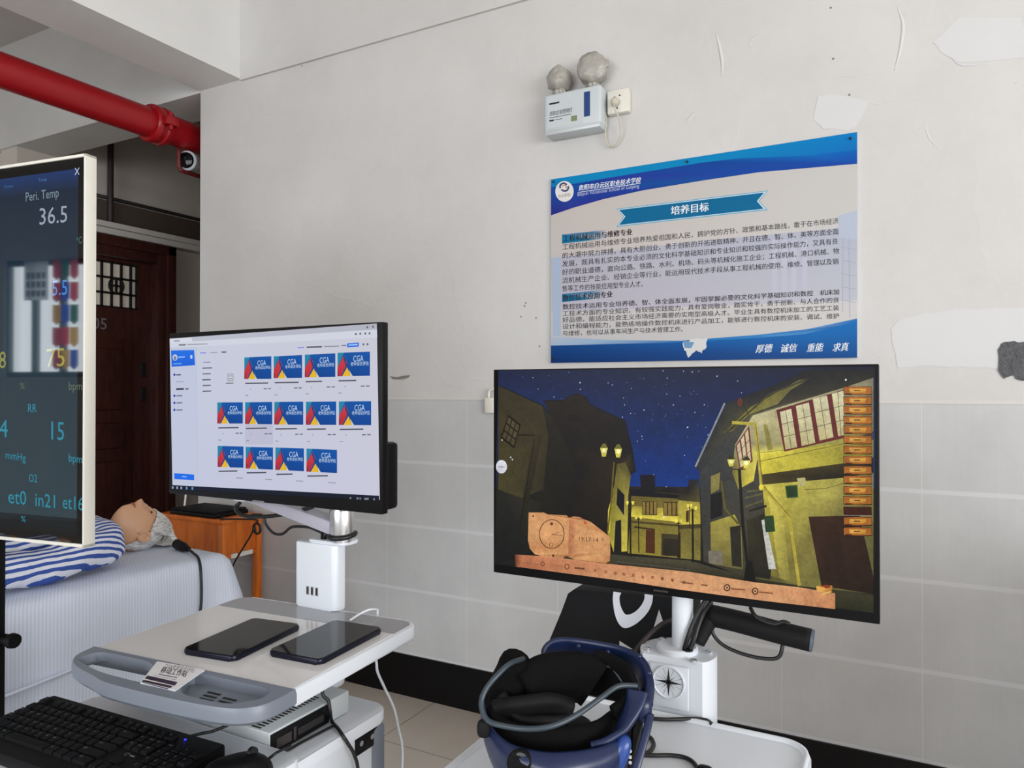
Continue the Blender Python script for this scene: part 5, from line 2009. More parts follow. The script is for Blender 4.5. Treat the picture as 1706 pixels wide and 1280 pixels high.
for k in range(8):
    a = k * PI / 4 + PI / 8
    u = Vector((math.cos(a), 0, math.sin(a)))
    w = Vector((-math.sin(a), 0, math.cos(a))) * .0003
    c = Vector((bx_, fy - .0018, bz_))
    bm.faces.new([bm.verts.new(c + u * .004 + w), bm.verts.new(c + u * .027 + w), bm.verts.new(c + u * .027 - w), bm.verts.new(c + u * .004 - w)])
obj('rays', bm, 'inkg', bd)
bm = bmesh.new()
cyl(bm, (cx + .008, cy, CT), (cx + .010, cy, 1.36), .0200, n=32)
obj('pole', bm, 'white', vc, 'auto')
VMY = -1.50
bm = bmesh.new()
for sx in (-1, 1):
    for y in (VY0 + .06, VY1 - .05):
        x = (VX0 + VX1) / 2 + sx * .2
        cyl(bm, (x - .012, y, .045), (x + .012, y, .045), .045, n=24)
        box(bm, x - .02, x + .02, y - .02, y + .02, .05, .11, bev=.004)
obj('castors', bm, 'black', vc, 'auto')
bm = bmesh.new()
box(bm, VX0 + .06, VX1 - .06, VY0 + .04, VY1 - .02, .10, .15, bev=.01)
obj('base_frame', bm, 'white', vc, 'auto')
for sx in (-1, 1):
    BX('tray_support', (VX0 + VX1) / 2 + sx * .2 - .02, (VX0 + VX1) / 2 + sx * .2 + .02, -1.70, -1.66, .14, TZ2 - .038, 'white', vc, bev=.004)

# ---- big monitor with the night street
vm = thing('large_monitor', (-.41, VMY, 1.072), 'large right monitor with a lamplit night street on its screen', 'monitor')
vx0, vx1, vz0, vz1 = -.7755, -.0385, 1.070, 1.5025
BX('bezel', vx0, vx1, VMY, VMY + .020, vz0, vz1, 'black', vm, bev=.002)
bm = bmesh.new()
box(bm, vx0 + .12, cx - .02, VMY + .020, VMY + .040, vz0 + .06, vz1 - .06, bev=.004)
box(bm, cx + .036, vx1 - .12, VMY + .020, VMY + .040, vz0 + .06, vz1 - .06, bev=.004)
obj('back_cover', bm, 'black', vm, 'auto')
a5 = lambda x, y: (810 + x / 3.2, 600 + y / 3.2)
b6 = lambda x, y: (1130 + x / 2.783, 600 + y / 2.783)
PV = Paint(lambda p: ony(p[0], p[1], VMY - .0004), (0, -1, 0))


def A5(*q):
    return [a5(*p) for p in q]


def B6(*q):
    return [b6(*p) for p in q]


TLs, TRs, BRs, BLs = (830.5, 617.5), (1458, 611), (1455.5, 1021.5), (824, 940.5)
PV.poly([TLs, TRs, (1457, 815), (826, 808)], [(24, 32, 62), (14, 20, 46), (13, 52, 128), (12, 46, 116)])
PV.poly([(826, 808), (1457, 815), BRs, BLs], [(30, 26, 24), (40, 36, 28), (20, 20, 18), (20, 20, 20)])
rnd = random.Random(21)
st = [a5(*p) for p in ((500, 121), (440, 66), (195, 92), (510, 235), (672, 133), (902, 144), (965, 97), (943, 58), (1052, 60), (842, 266), (770, 285), (795, 285), (727, 305), (882, 320), (953, 300), (830, 407), (912, 387), (850, 540), (725, 578), (960, 676), (1075, 358), (998, 240), (1042, 265), (893, 612))]
st += [b6(*p) for p in ((65, 55), (95, 53), (333, 62), (275, 98), (293, 152), (77, 243), (43, 312), (128, 312), (115, 258), (180, 75), (8, 168), (40, 540))]
st += [(rnd.uniform(1040, 1180), rnd.uniform(625, 760)) for _ in range(34)] + [(rnd.uniform(850, 1060), rnd.uniform(622, 665)) for _ in range(12)]
for i, (x, y) in enumerate(st):
    r = rnd.uniform(.5, 1.1) + (.5 if i < 36 and i % 3 == 0 else 0)
    PV.poly([(x - r, y), (x, y - r), (x + r, y), (x, y + r)], (170, 190, 220) if r > .9 else (110, 135, 180), lift=(i == 0))
PV.disc(a5(918, 300), 4, 6, (12, 30, 84))
PV.disc(b6(52, 402), 4, 5, (12, 40, 100))
gr = (46, 44, 36)
PV.poly(A5((45, 1000), (430, 1000), (700, 1040), (1090, 1070)) + B6((150, 960), (360, 1010), (560, 1040), (905, 1090)) + [BRs, BLs], [(26, 26, 24), (30, 30, 26), (60, 58, 46), (74, 70, 52), (66, 62, 46), (50, 48, 36), (40, 40, 26), (56, 54, 36), (40, 42, 26), (20, 20, 20)])
PV.line(A5((700, 1075), (1088, 1120)), 1.6, (78, 76, 66))
PV.line(A5((700, 1088), (900, 1130)), 2.4, (30, 30, 32))
# left house
PV.poly(A5((66, 135), (300, 243), (345, 290), (440, 470), (480, 590), (440, 840), (440, 1005), (45, 1085)), [(42, 38, 26), (44, 38, 24), (36, 32, 24), (30, 28, 22), (26, 24, 20), (24, 22, 20), (22, 22, 20), (20, 20, 20)])
PV.poly(A5((66, 135), (300, 243), (332, 400), (305, 690), (190, 735), (64, 690)), [(52, 46, 28), (56, 50, 30), (54, 48, 30), (44, 40, 26), (66, 60, 32), (70, 64, 38)])
PV.poly(A5((64, 690), (190, 735), (300, 760), (250, 1030), (45, 1085)), [(34, 34, 32), (44, 42, 34), (30, 30, 26), (24, 24, 22), (22, 22, 22)])
PV.poly(A5((250, 400), (300, 400), (200, 890), (170, 890)), [(56, 50, 30), (48, 42, 28), (34, 32, 24), (34, 32, 24)])
PV.line(A5((258, 420), (180, 890)), 1.2, (20, 18, 14))
PV.line(A5((75, 396), (262, 402)), 2.0, (24, 18, 12))
PV.poly(A5((118, 290), (185, 345), (150, 472), (76, 416)), (26, 18, 12))
for u in range(3):
    for v in range(3):
        def W(s, t):
            ax_, ay_ = 118 + (185 - 118) * s, 290 + (345 - 290) * s
            bx2, by2 = 76 + (150 - 76) * s, 416 + (472 - 416) * s
            return a5(ax_ + (bx2 - ax_) * t, ay_ + (by2 - ay_) * t)
        s0, t0 = .08 + u * .30, .08 + v * .30
        PV.poly([W(s0, t0), W(s0 + .24, t0), W(s0 + .24, t0 + .24), W(s0, t0 + .24)], (74, 66, 42), lift=(u + v == 0))
PV.line(A5((66, 135), (300, 243), (345, 290), (440, 470)), 1.6, (24, 20, 16))
# dark gable
PV.poly(A5((305, 216), (418, 216), (440, 192), (490, 180), (532, 200), (552, 236), (742, 326), (782, 480), (796, 596), (766, 616), (742, 560), (700, 560), (660, 920), (440, 840), (478, 590), (430, 460), (345, 288)),
        [(30, 24, 20), (34, 26, 20), (36, 28, 22), (38, 28, 22), (36, 26, 20), (34, 26, 20), (28, 22, 18), (22, 18, 18), (18, 16, 18), (26, 22, 18), (60, 52, 28), (40, 32, 22), (30, 24, 20), (24, 20, 20), (22, 20, 20), (26, 22, 20), (30, 24, 20)])
PV.line(A5((305, 216), (418, 216), (440, 192), (490, 180), (532, 200), (552, 236), (742, 326), (796, 596)), 1.2, (14, 12, 14))
PV.poly(A5((430, 290), (500, 290), (500, 330), (430, 330)), (24, 18, 16))
PV.poly(A5((698, 555), (742, 545), (772, 615), (758, 720), (752, 1020), (680, 1025), (648, 925)), [(90, 82, 40), (84, 76, 36), (92, 84, 44), (150, 138, 60), (196, 180, 70), (190, 176, 60), (150, 140, 50)])
PV.poly(A5((700, 680), (738, 720), (735, 830), (695, 770)), (20, 20, 26))
PV.poly(A5((676, 690), (690, 650), (690, 740), (676, 770)), (120, 108, 40))
PV.poly(A5((690, 860), (720, 850), (722, 1040), (680, 1030)), (26, 24, 24))
PV.poly(A5((650, 800), (668, 740), (660, 920), (648, 920)), (206, 190, 62))
# houses at the end of the street
PV.poly(A5((774, 722), (1090, 740), (1090, 1062), (756, 1030)), [(96, 84, 36), (110, 98, 44), (136, 124, 54), (140, 126, 50)])
PV.poly(A5((770, 835), (1090, 872), (1090, 800), (780, 778)), [(214, 198, 70), (230, 214, 84), (170, 152, 60), (150, 134, 52)])
PV.poly(A5((764, 690), (826, 690), (936, 694), (1088, 712), (1090, 744), (774, 724)), (20, 18, 22))
PV.poly(A5((820, 612), (900, 612), (900, 704), (826, 692)), (24, 20, 24))
PV.poly(A5((930, 690), (950, 680), (1020, 688), (1030, 704)), (26, 22, 26))
for x0, x1, y0, y1 in ((832, 912, 752, 826), (945, 1036, 756, 830)):
    PV.poly(A5((x0, y0), (x1, y0 + 3), (x1, y1 + 2), (x0, y1)), (62, 40, 22))
    for k in range(4):
        w = (x1 - x0) / 4
        PV.poly(A5((x0 + k * w + 3, y0 + 5), (x0 + (k + 1) * w - 3, y0 + 6), (x0 + (k + 1) * w - 3, y1 - 3), (x0 + k * w + 3, y1 - 4)), (132, 112, 52), lift=(k == 0))
PV.line(A5((774, 862), (1090, 888)), 3.2, (70, 60, 30))
PV.line(A5((790, 890), (900, 905)), 3.0, (60, 42, 22))
PV.poly(A5((852, 905), (900, 910), (900, 1032), (850, 1028)), (72, 40, 20))
PV.poly(A5((935, 925), (1042, 932), (1042, 1050), (934, 1042)), (62, 54, 34))
PV.poly(A5((944, 950), (1034, 956), (1034, 1046), (944, 1040)), (40, 36, 26))
PV.disc(a5(948, 838), 1.6, 2.2, (240, 235, 190))
PV.poly(A5((900, 700), (1088, 716), (1088, 726), (900, 708)), (46, 40, 26))
# right house
PV.poly(B6((0, 612), (38, 612), (50, 556), (96, 552), (104, 700), (104, 930), (0, 915)), [(30, 26, 26), (30, 26, 26), (36, 34, 38), (40, 40, 46), (96, 88, 44), (120, 110, 54), (130, 118, 54)])
PV.poly(B6((0, 650), (100, 660), (104, 760), (0, 764)), [(160, 146, 60), (150, 136, 56), (190, 174, 66), (200, 184, 66)])
PV.poly(B6((0, 764), (104, 762), (104, 780), (0, 784)), (70, 60, 34))
PV.poly(B6((0, 800), (12, 800), (12, 910), (0, 910)), (60, 40, 24))
PV.poly(B6((36, 700), (50, 696), (50, 750), (36, 752)), (70, 50, 26))
PV.poly(B6((98, 500), (200, 340), (330, 240), (905, 60), (905, 1085), (560, 1045), (330, 1010), (118, 935)), [(52, 54, 56), (60, 58, 52), (110, 104, 70), (70, 68, 60), (60, 58, 30), (110, 104, 52), (60, 56, 38), (60, 58, 50)])
PV.poly(B6((72, 492), (214, 200), (286, 176), (440, 118), (600, 44), (910, 40), (906, 84), (760, 130), (460, 215), (330, 258), (205, 352), (106, 520)), [(40, 44, 52), (30, 32, 38), (28, 28, 30), (26, 26, 28), (22, 22, 24), (26, 26, 26), (40, 38, 32), (50, 46, 34), (60, 56, 36), (70, 66, 38), (60, 58, 44), (46, 46, 48)])
PV.poly(B6((210, 340), (336, 218), (560, 92), (610, 86), (520, 140), (460, 205), (330, 252), (250, 330)), [(88, 82, 34), (120, 112, 40), (96, 90, 36), (80, 74, 40), (110, 104, 60), (120, 114, 64), (130, 122, 60), (110, 102, 44)])
PV.line(B6((80, 495), (216, 200)), 3.0, (130, 138, 150))
PV.line(B6((206, 352), (330, 262), (300, 200)), 1.2, (40, 36, 24))
PV.line(B6((214, 346), (420, 160), (600, 88)), 3.0, (60, 56, 40))
PV.poly(B6((264, 392), (345, 258), (460, 222), (770, 128), (905, 82), (905, 330), (770, 384), (372, 430), (350, 560), (280, 600), (250, 520)), [(150, 142, 110), (186, 178, 134), (206, 198, 160), (150, 144, 110), (120, 116, 96), (120, 112, 60), (150, 140, 66), (206, 196, 90), (216, 200, 76), (150, 138, 60), (110, 100, 50)])
PV.poly(B6((395, 300), (412, 300), (440, 415), (415, 418)), (136, 126, 60))
PV.poly(B6((370, 432), (770, 385), (905, 370), (905, 450), (770, 478), (390, 532)), [(220, 206, 70), (176, 166, 66), (140, 130, 56), (120, 112, 46), (150, 140, 54), (200, 186, 60)])
PV.line(B6((375, 470), (770, 388)), 1.2, (110, 100, 40))
PV.poly(B6((380, 532), (770, 478), (905, 455), (905, 520), (770, 545), (402, 576)), [(64, 54, 26), (56, 48, 24), (46, 40, 22), (30, 26, 18), (24, 20, 16), (70, 60, 28)])
PV.poly(B6((390, 578), (770, 546), (905, 524), (905, 1085), (570, 1048), (430, 1000)), [(190, 178, 66), (170, 160, 78), (130, 122, 64), (70, 68, 40), (120, 112, 58), (120, 110, 50)])
PV.poly(B6((150, 752), (262, 716), (292, 776), (302, 972), (152, 945)), [(150, 138, 62), (176, 162, 74), (150, 138, 66), (96, 90, 50), (110, 102, 54)])
PV.poly(B6((152, 540), (195, 520), (190, 600), (152, 620)), (132, 122, 66))
PV.poly(B6((150, 625), (205, 610), (205, 720), (150, 740)), (26, 24, 24))
PV.poly(B6((240, 775), (290, 765), (295, 960), (250, 955)), (40, 38, 30))
PV.poly(B6((140, 885), (205, 885), (208, 950), (142, 940)), (120, 114, 100))
PV.poly(B6((318, 745), (398, 712), (432, 968), (426, 1016), (330, 1000)), [(52, 48, 30), (40, 38, 28), (40, 38, 28), (28, 26, 22), (30, 28, 24)])
PV.poly(B6((386, 742), (404, 738), (454, 968), (420, 970)), (196, 196, 188))
for k in range(9):
    PV.line(B6((390 + k * 4, 768 + k * 22), (408 + k * 4.6, 766 + k * 22)), .5, (150, 150, 140), lift=(k == 0))
PV.poly(B6((410, 580), (470, 575), (520, 1030), (470, 1010)), [(214, 200, 84), (190, 178, 76), (130, 120, 60), (150, 140, 66)])
PV.poly(B6((604, 726), (842, 720), (906, 1010), (906, 1085), (664, 1046)), [(58, 36, 24), (50, 30, 22), (40, 26, 20), (34, 24, 18), (46, 30, 22)])
PV.poly(B6((640, 760), (740, 755), (790, 1040), (690, 1030)), [(54, 34, 22), (48, 30, 20), (36, 24, 18), (42, 28, 20)])
PV.poly(B6((840, 720), (905, 760), (905, 1000)), (96, 92, 52))
PV.poly(B6((495, 583), (553, 578), (557, 637), (504, 641)), (58, 86, 44))
PV.poly(B6((501, 588), (549, 584), (552, 632), (508, 635)), (36, 58, 28))
PV.poly(B6((550, 548), (588, 545), (598, 582), (560, 585)), (176, 166, 110))
PV.poly(B6((398, 724), (442, 720), (450, 795), (406, 799)), (40, 66, 34))
PV.line(B6((585, 600), (680, 596), (768, 572)), .8, (60, 54, 30))
PV.line(B6((330, 700), (410, 676)), 4.0, (40, 36, 28))
for p0_, p1_ in (((320, 610), (395, 600)), ((310, 640), (395, 618)), ((310, 680), (400, 650))):
    PV.line(B6(p0_, p1_), 3.0, (92, 88, 60))
PV.poly(B6((455, 232), (700, 158), (768, 138), (768, 362), (492, 425)), (98, 38, 36))
for P4 in (((472, 241), (524, 226), (552, 404), (498, 415)), ((546, 213), (606, 197), (636, 384), (573, 399)), ((624, 181), (690, 164), (720, 358), (656, 374)), ((712, 156), (768, 142), (768, 348), (742, 354))):
    PV.poly(B6(*P4), [(206, 200, 160), (206, 202, 166), (186, 176, 130), (180, 168, 116)])
    a, b, c, d = [Vector((p[0], p[1], 0)) for p in P4]
    kk = PV.k
    PV.line(B6(*[tuple(v.xy) for v in (a.lerp(b, .5), d.lerp(c, .5))]), .9, (90, 74, 50))
    for t in (.33, .66):
        PV.line(B6(*[tuple(v.xy) for v in (a.lerp(d, t), b.lerp(c, t))]), .9, (90, 74, 50))
PV.poly(B6((266, 398), (330, 304), (346, 470), (286, 512)), (116, 50, 44))
for k in range(3):
    s0, s1 = k / 3 + .04, k / 3 + .27
    L = lambda p, q, t: (p[0] + (q[0] - p[0]) * t, p[1] + (q[1] - p[1]) * t)
    PV.poly(B6(L((270, 402), (328, 316), s0), L((270, 402), (328, 316), s1), L((288, 500), (342, 462), s1), L((288, 500), (342, 462), s0)), (196, 186, 150), lift=(k == 0))
for t in (.35, .68):
    PV.line(B6((270 + 14 * t, 400 + 105 * t), (330 + 14 * t, 308 + 160 * t)), .9, (110, 60, 44))
PV.line(B6((250, 290), (356, 296), (372, 430), (386, 580), (516, 730), (562, 1046)), 5.2, (176, 160, 62))
PV.line(B6((360, 300), (376, 430), (391, 578), (520, 728)), 1.2, (110, 98, 40))
PV.line(B6((200, 560), (218, 690), (280, 760)), 3.6, (90, 84, 40))
PV.disc(b6(386, 590), 4, 5, (232, 214, 70))
PV.disc(b6(288, 196), 4.5, 7, (96, 40, 28))
# street lamps
for B_, base, gl in ((b6, ((284, 505), (300, 760), (330, 1022)), ((246, 468, 9, 9), (316, 474, 10, 10))), (a5, ((684, 540), (668, 760), (650, 915)), ((630, 480, 9.0, 11), (706, 484, 9.0, 11)))):
    pts = [B_(*p) for p in base]
    PV.line(pts, 5.0 if B_ is b6 else 2.6, (24, 24, 20) if B_ is b6 else (96, 88, 36))
    c0 = B_((gl[0][0] + gl[1][0]) / 2, base[0][1] + 4)
    PV.line([(c0[0] - 11, c0[1] - 1), (c0[0] + 11, c0[1] - 1)], 1.8, (30, 28, 20))
    for x, y, rx, ry in gl:
        q = B_(x, y)
        PV.poly([(q[0] - rx * .7, q[1] - ry * .3), (q[0] + rx * .7, q[1] - ry * .3), (q[0] + rx * .35, q[1] + ry), (q[0] - rx * .35, q[1] + ry)], [(210, 206, 90), (228, 222, 120), (180, 172, 70), (200, 190, 60)])
        PV.poly([(q[0] - rx * .75, q[1] - ry * .3), (q[0] - rx * .2, q[1] - ry), (q[0] + rx * .3, q[1] - ry), (q[0] + rx * .75, q[1] - ry * .3)], (56, 52, 26) if B_ is b6 else (110, 104, 40))
        PV.disc((q[0], q[1] + ry * .1), rx * .35, ry * .35, (250, 246, 180), 12)
PV.poly(B6((318, 930), (340, 930), (362, 1030), (304, 1024)), (20, 20, 18))
for B_, x, y0, y1, w, sp in ((a5, 770, 765, 1042, 3.0, 15), (a5, 814, 842, 1026, 1.6, 13), (a5, 1028, 862, 1048, 1.8, 13), (b6, 68, 690, 932, 3.4, 15), (a5, 1086, 780, 900, 1.4, 8)):
    PV.line([B_(x, y0), B_(x + 2, y1)], w, (30, 28, 20))
    for s in (-1, 1):
        c = B_(x + s * sp, y0 - 6)
        PV.poly([(c[0] - 2.4, c[1] - 2), (c[0] + 2.4, c[1] - 2), (c[0] + 1.2, c[1] + 4), (c[0] - 1.2, c[1] + 4)], (232, 214, 90))
    PV.line([B_(x - sp, y0 + 8), B_(x + sp, y0 + 8)], 1.0, (40, 36, 22))
    if w > 1.7:
        PV.disc(B_(x + 2, y1), 3.5, 2, (28, 26, 20), 10)
# parchment clock and bar
pa, pb, pc_ = (208, 152, 102), (190, 130, 82), (158, 100, 60)
PV.poly(A5((230, 812), (310, 812), (332, 822), (432, 828), (446, 840), (470, 832), (505, 838), (520, 846), (560, 862), (625, 912), (662, 942), (665, 1020), (662, 1070), (640, 1082), (470, 1062), (432, 1044), (410, 1054), (300, 1044), (262, 1034), (236, 1004), (226, 960)),
        [pa, pa, pb, pa, pc_, pb, pa, pc_, pa, pb, pa, pa, pb, pb, pa, pc_, pa, pb, pa, pb, pa])
PV.poly(A5((446, 850), (478, 850), (470, 1050), (440, 1040)), [(186, 120, 80), (204, 140, 98), (200, 136, 94), (180, 114, 76)])
PV.ring(a5(353, 927), 20.6, 24.0, 1.2, (66, 34, 22))
PV.line(A5((353, 930), (410, 934)), .8, (110, 66, 44))
PV.line(A5((353, 930), (390, 918)), .7, (130, 80, 54))
PV.disc(a5(352, 872), 2.6, 2.8, (110, 58, 40), 10)
PV.ring(a5(349, 985), 2.8, 4.0, .8, (70, 40, 28), n=10)
PV.disc(a5(254, 832), 1.4, 1.6, (40, 24, 18), 8)
PV.line(A5((524, 858), (538, 872)), 1.6, (180, 40, 30))
PV.line(A5((538, 860), (526, 874)), 1.2, (180, 40, 30))
PV.disc(a5(360, 1042), 1.6, 2.4, (60, 34, 24), 8)
PV.text('19:17:14', a5(492, 962), a5(600, 970), 10.5, (66, 42, 32))
PV.text('<', a5(460, 952), a5(470, 953), 9, (96, 60, 44))
PV.text('>', a5(618, 968), a5(630, 969), 9, (96, 60, 44))
PV.poly(A5((158, 1036), (330, 1046), (640, 1084), (1086, 1128)) + B6((360, 1030), (560, 1052), (728, 1080), (728, 1153), (400, 1115), (0, 1062)) + A5((700, 1172), (160, 1100)),
        [(180, 112, 78), (208, 152, 108), (200, 136, 96), (212, 156, 112), (206, 150, 106), (208, 154, 108), (200, 138, 94), (196, 132, 90), (212, 156, 112), (208, 152, 110), (208, 152, 108), (170, 100, 68)])
PV.poly(A5((158, 1036), (205, 1040), (180, 1104), (160, 1100)), [(120, 64, 44), (190, 122, 84), (176, 108, 72), (110, 60, 40)])
ic = (62, 40, 30)
PV.text('19:17:14', a5(345, 1098), a5(412, 1106), 6.5, (140, 92, 64))
PV.line(A5((195, 1078), (285, 1090)), 1.6, (150, 98, 70))
PV.ring(a5(305, 1086), 3.6, 3.8, 1.0, ic, n=4)
PV.ring(a5(434, 1100), 3.6, 4.0, 1.1, ic, n=14)
PV.line(A5((474, 1106), (528, 1112)), 3.0, (110, 70, 50))
for x, y in ((585, 1120), (642, 1128), (692, 1136), (738, 1140), (788, 1146), (838, 1156), (890, 1158), (942, 1164), (996, 1172), (1058, 1184)):
    PV.poly(A5((x - 9, y - 9), (x + 8, y - 7), (x + 5, y + 9), (x - 6, y + 8)), (156, 100, 70) if x < 900 else (130, 84, 58))
for x, y in ((228, 1054), (358, 1070)):
    PV.ring(b6(x, y), 4.6, 5.2, 1.8, (44, 22, 16), n=18)
    PV.disc(b6(x, y), 1.4, 1.6, (60, 30, 20), 8)
PV.line(B6((14, 1028), (70, 1036)), 2.4, (130, 84, 58))
PV.line(B6((108, 1040), (138, 1044)), 2.4, (120, 76, 52))
PV.line(B6((246, 1058), (312, 1064)), 2.2, (126, 78, 54))
PV.line(B6((376, 1074), (440, 1080)), 2.2, (130, 82, 56))
PV.poly(B6((640, 1046), (715, 1044), (714, 1076), (644, 1072)), [(214, 158, 70), (200, 140, 60), (160, 90, 40), (220, 170, 90)])
PV.poly(B6((655, 1046), (690, 1040), (712, 1050), (690, 1058)), (140, 60, 34))
PV.line(B6((668, 1084), (708, 1072)), 2.4, (226, 186, 100))
# column of wooden buttons
for k, y in enumerate((122, 168, 212, 258, 303, 350, 396, 443, 490, 535, 583, 630, 678, 726, 773)):
    x0, x1 = 766, 897
    c = [(158, 92, 36), (186, 118, 50), (166, 100, 38), (116, 66, 24)] if k != 12 else [(62, 26, 14), (74, 32, 16), (60, 24, 12), (40, 18, 10)]
    PV.poly(B6((x0, y), (x1, y + 1), (x1 + 2, y + 41), (x0 + 2, y + 40)), (40, 20, 10), lift=True)
    PV.poly(B6((x0 + 2, y + 3), (x0 + 60, y + 1), (x1 - 2, y + 4), (x1, y + 36), (x0 + 70, y + 39), (x0 + 4, y + 36)), [c[0], c[1], c[0], c[2], c[3], c[2]])
    if k != 12:
        PV.poly(B6((x0 + 28, y + 10), (x1 - 24, y + 11), (x1 - 30, y + 30), (x0 + 30, y + 29)), [(212, 160, 76), (204, 152, 58), (186, 132, 46), (204, 150, 66)])
        PV.line(B6((x0 + 50, y + 20), (x0 + 78, y + 20)), 2.0, (110, 62, 28))
        PV.line(B6((x0 + 10, y + 34), (x0 + 40, y + 36)), 2.0, (80, 40, 16))
PV.line(B6((766, 718), (897, 720)), .8, (150, 140, 130))
PV.disc(a5(88, 568), 9.2, 11.2, (206, 206, 214), 24)
PV.line(A5((70, 568), (104, 570)), 2.0, (150, 150, 170))
for x, y in ((91, 426), (137, 518), (146, 530)):
    PV.disc(a5(x, y), 1.3, 1.5, (190, 190, 190), 8)
PV.disc(b6(778, 92), 1.6, 1.8, (230, 230, 230), 8)
PV.build('screen', 'scr_night', vm)
bm = bmesh.new()
p = ony(1101, 985, VMY)
for k in range(6):
    box(bm, p.x - .014 + k * .0048, p.x - .0102 + k * .0048, VMY - .0006, VMY, p.z - .0018, p.z + .0018)
obj('maker_mark', bm, 'darkmetal', vm)

# ---- black tubular grip with a slate end cap under the big monitor
TY = -1.425
tg = thing('tubular_grip', (-.28, TY, 1.0), 'black tubular grip with grey end cap under the big monitor', 'grip')
bm = bmesh.new()
tube(bm, [ony(1183, 1025, TY), ony(1230, 1036, TY), ony(1290, 1052, TY), ony(1352, 1067.5, TY)], .0205, 20, 6)
obj('grip_tube', bm, 'blackm', tg, True)
bm = bmesh.new()
e0, e1 = ony(1290, 1052, TY), ony(1352, 1067.5, TY)
d = (e1 - e0).normalized()
cyl(bm, e1 - d * .001, e1 + d * .003, .0208, .0195, 28)
obj('end_cap', bm, 'capgrey', tg, 'auto', label='slate grey end cap')
bm = bmesh.new()
tube(bm, [ony(1215, 1032, TY), ony(1188, 1027, TY), ony(1177, 1041, TY - .01), ony(1169, 1058, TY - .025), ony(1163, 1072, TY - .035)], (lambda t: .0200 - .0075 * t), 16, 6)
obj('cloth_sleeve', bm, 'blackm', tg, True)
bm = bmesh.new()
tube(bm, [ony(1250, 1012, TY - .012), ony(1258, 1026, TY - .021), ony(1275, 1036, TY - .022), ony(1292, 1040, TY - .0215), ony(1305, 1036, TY - .018), ony(1316, 1040, TY - .016)], .0036, 8, 6)
obj('velcro_tie', bm, 'rubber', tg, True)
WIRE('grip_cable', [ony(1184, 1042, TY - .012), ony(1190, 1060, TY - .014), ony(1206, 1076, TY - .014), ony(1232, 1088, TY - .012), ony(1262, 1096, TY - .01), ony(1288, 1098, TY - .01), ony(1299, 1093, TY - .008), ony(1303, 1080, TY - .006), ony(1306, 1062, TY + .002)], .0036, 'rubber', 'black cable loop hanging under the tubular grip', 'cable')
WIRE('pole_cable', [ony(1140, 1082, -1.478), ony(1146, 1062, -1.478), ony(1155, 1038, -1.47), ony(1168, 1012, -1.46), ony(1176, 1000, -1.455)], .0042, 'rubber', 'black cable rising from the column hole beside the white pole, left one', 'cable')
WIRE('pole_cable', [ony(1149, 1083, -1.475), ony(1157, 1064, -1.47), ony(1163, 1044, -1.46), ony(1172, 1022, -1.45), ony(1185, 1003, -1.45)], .005, 'rubber', 'thicker black cable rising from the column hole beside the white pole, right one', 'cable')
WIRE('sensor_cable', [ony(1056, 1092, -1.47), ony(1062, 1080, -1.46), ony(1078, 1062, -1.44), ony(1100, 1042, -1.42), ony(1118, 1034, -1.41), ony(1140, 1028, -1.41)], .0046, 'darkmetal', 'dark cable crossing in front of the black logo box to the pole', 'cable')

# ---- black box with a white ring emblem
BY = -1.36
vb = thing('logo_box', (-.55, -1.33, .86), 'black box with a large white ring emblem behind the headset', 'box')
P = [ony(x, y, BY) for x, y in ((955, 983), (1150, 1000), (1150, 1110), (897, 1110), (915, 1068), (935, 1020), (945, 990))]
bm = bmesh.new()
mtx = Matrix(((1, 0, 0, 0), (0, 0, 1, 0), (0, 1, 0, 0), (0, 0, 0, 1)))
prism(bm, [(p.x, p.z) for p in P], BY, BY + .09, mtx, bev=.004)
box_ = obj('box_body', bm, 'blackm', vb, 'auto')
zb_ = min(p.z for p in P)
PB2 = Paint(lambda p: ony(p[0], p[1], BY - .0006), (0, -1, 0))
o1 = [(1022, 986), (1021, 1000), (1024, 1022), (1030, 1038), (1038, 1046), (1047, 1046), (1062, 1038), (1078, 1022), (1086, 1006), (1088, 992)]
i1 = [(1074, 990), (1073, 1000), (1066, 1012), (1056, 1021), (1046, 1024.5), (1040, 1022), (1034, 1010), (1032, 996), (1035, 988)]
os_ = [tuple(v.xy) for v in spline([(x, y, 0) for x, y in o1], 4)]
is_ = [tuple(v.xy) for v in spline([(x, y, 0) for x, y in i1], 4)]
PB2.poly(os_ + is_, (232, 232, 240))
for tri in (((1098, 1016), (1106, 1040), (1088, 1050)), ((1032, 1068), (1054, 1082), (1032, 1079))):
    PB2.poly(list(tri), (200, 198, 196))
PB2.build('emblem', 'stickerp', box_)
BX('rear_shelf', -.70, cx + .0, cy + .066, -1.262, zb_ - .014, zb_ - .0008, 'white', vc, bev=.003)
# ---- navy headset with a halo band standing on the tray
hs = thing('vr_headset', (-.52, -1.75, TZ2), 'navy blue virtual reality headset with black padding on the white tray', 'headset')


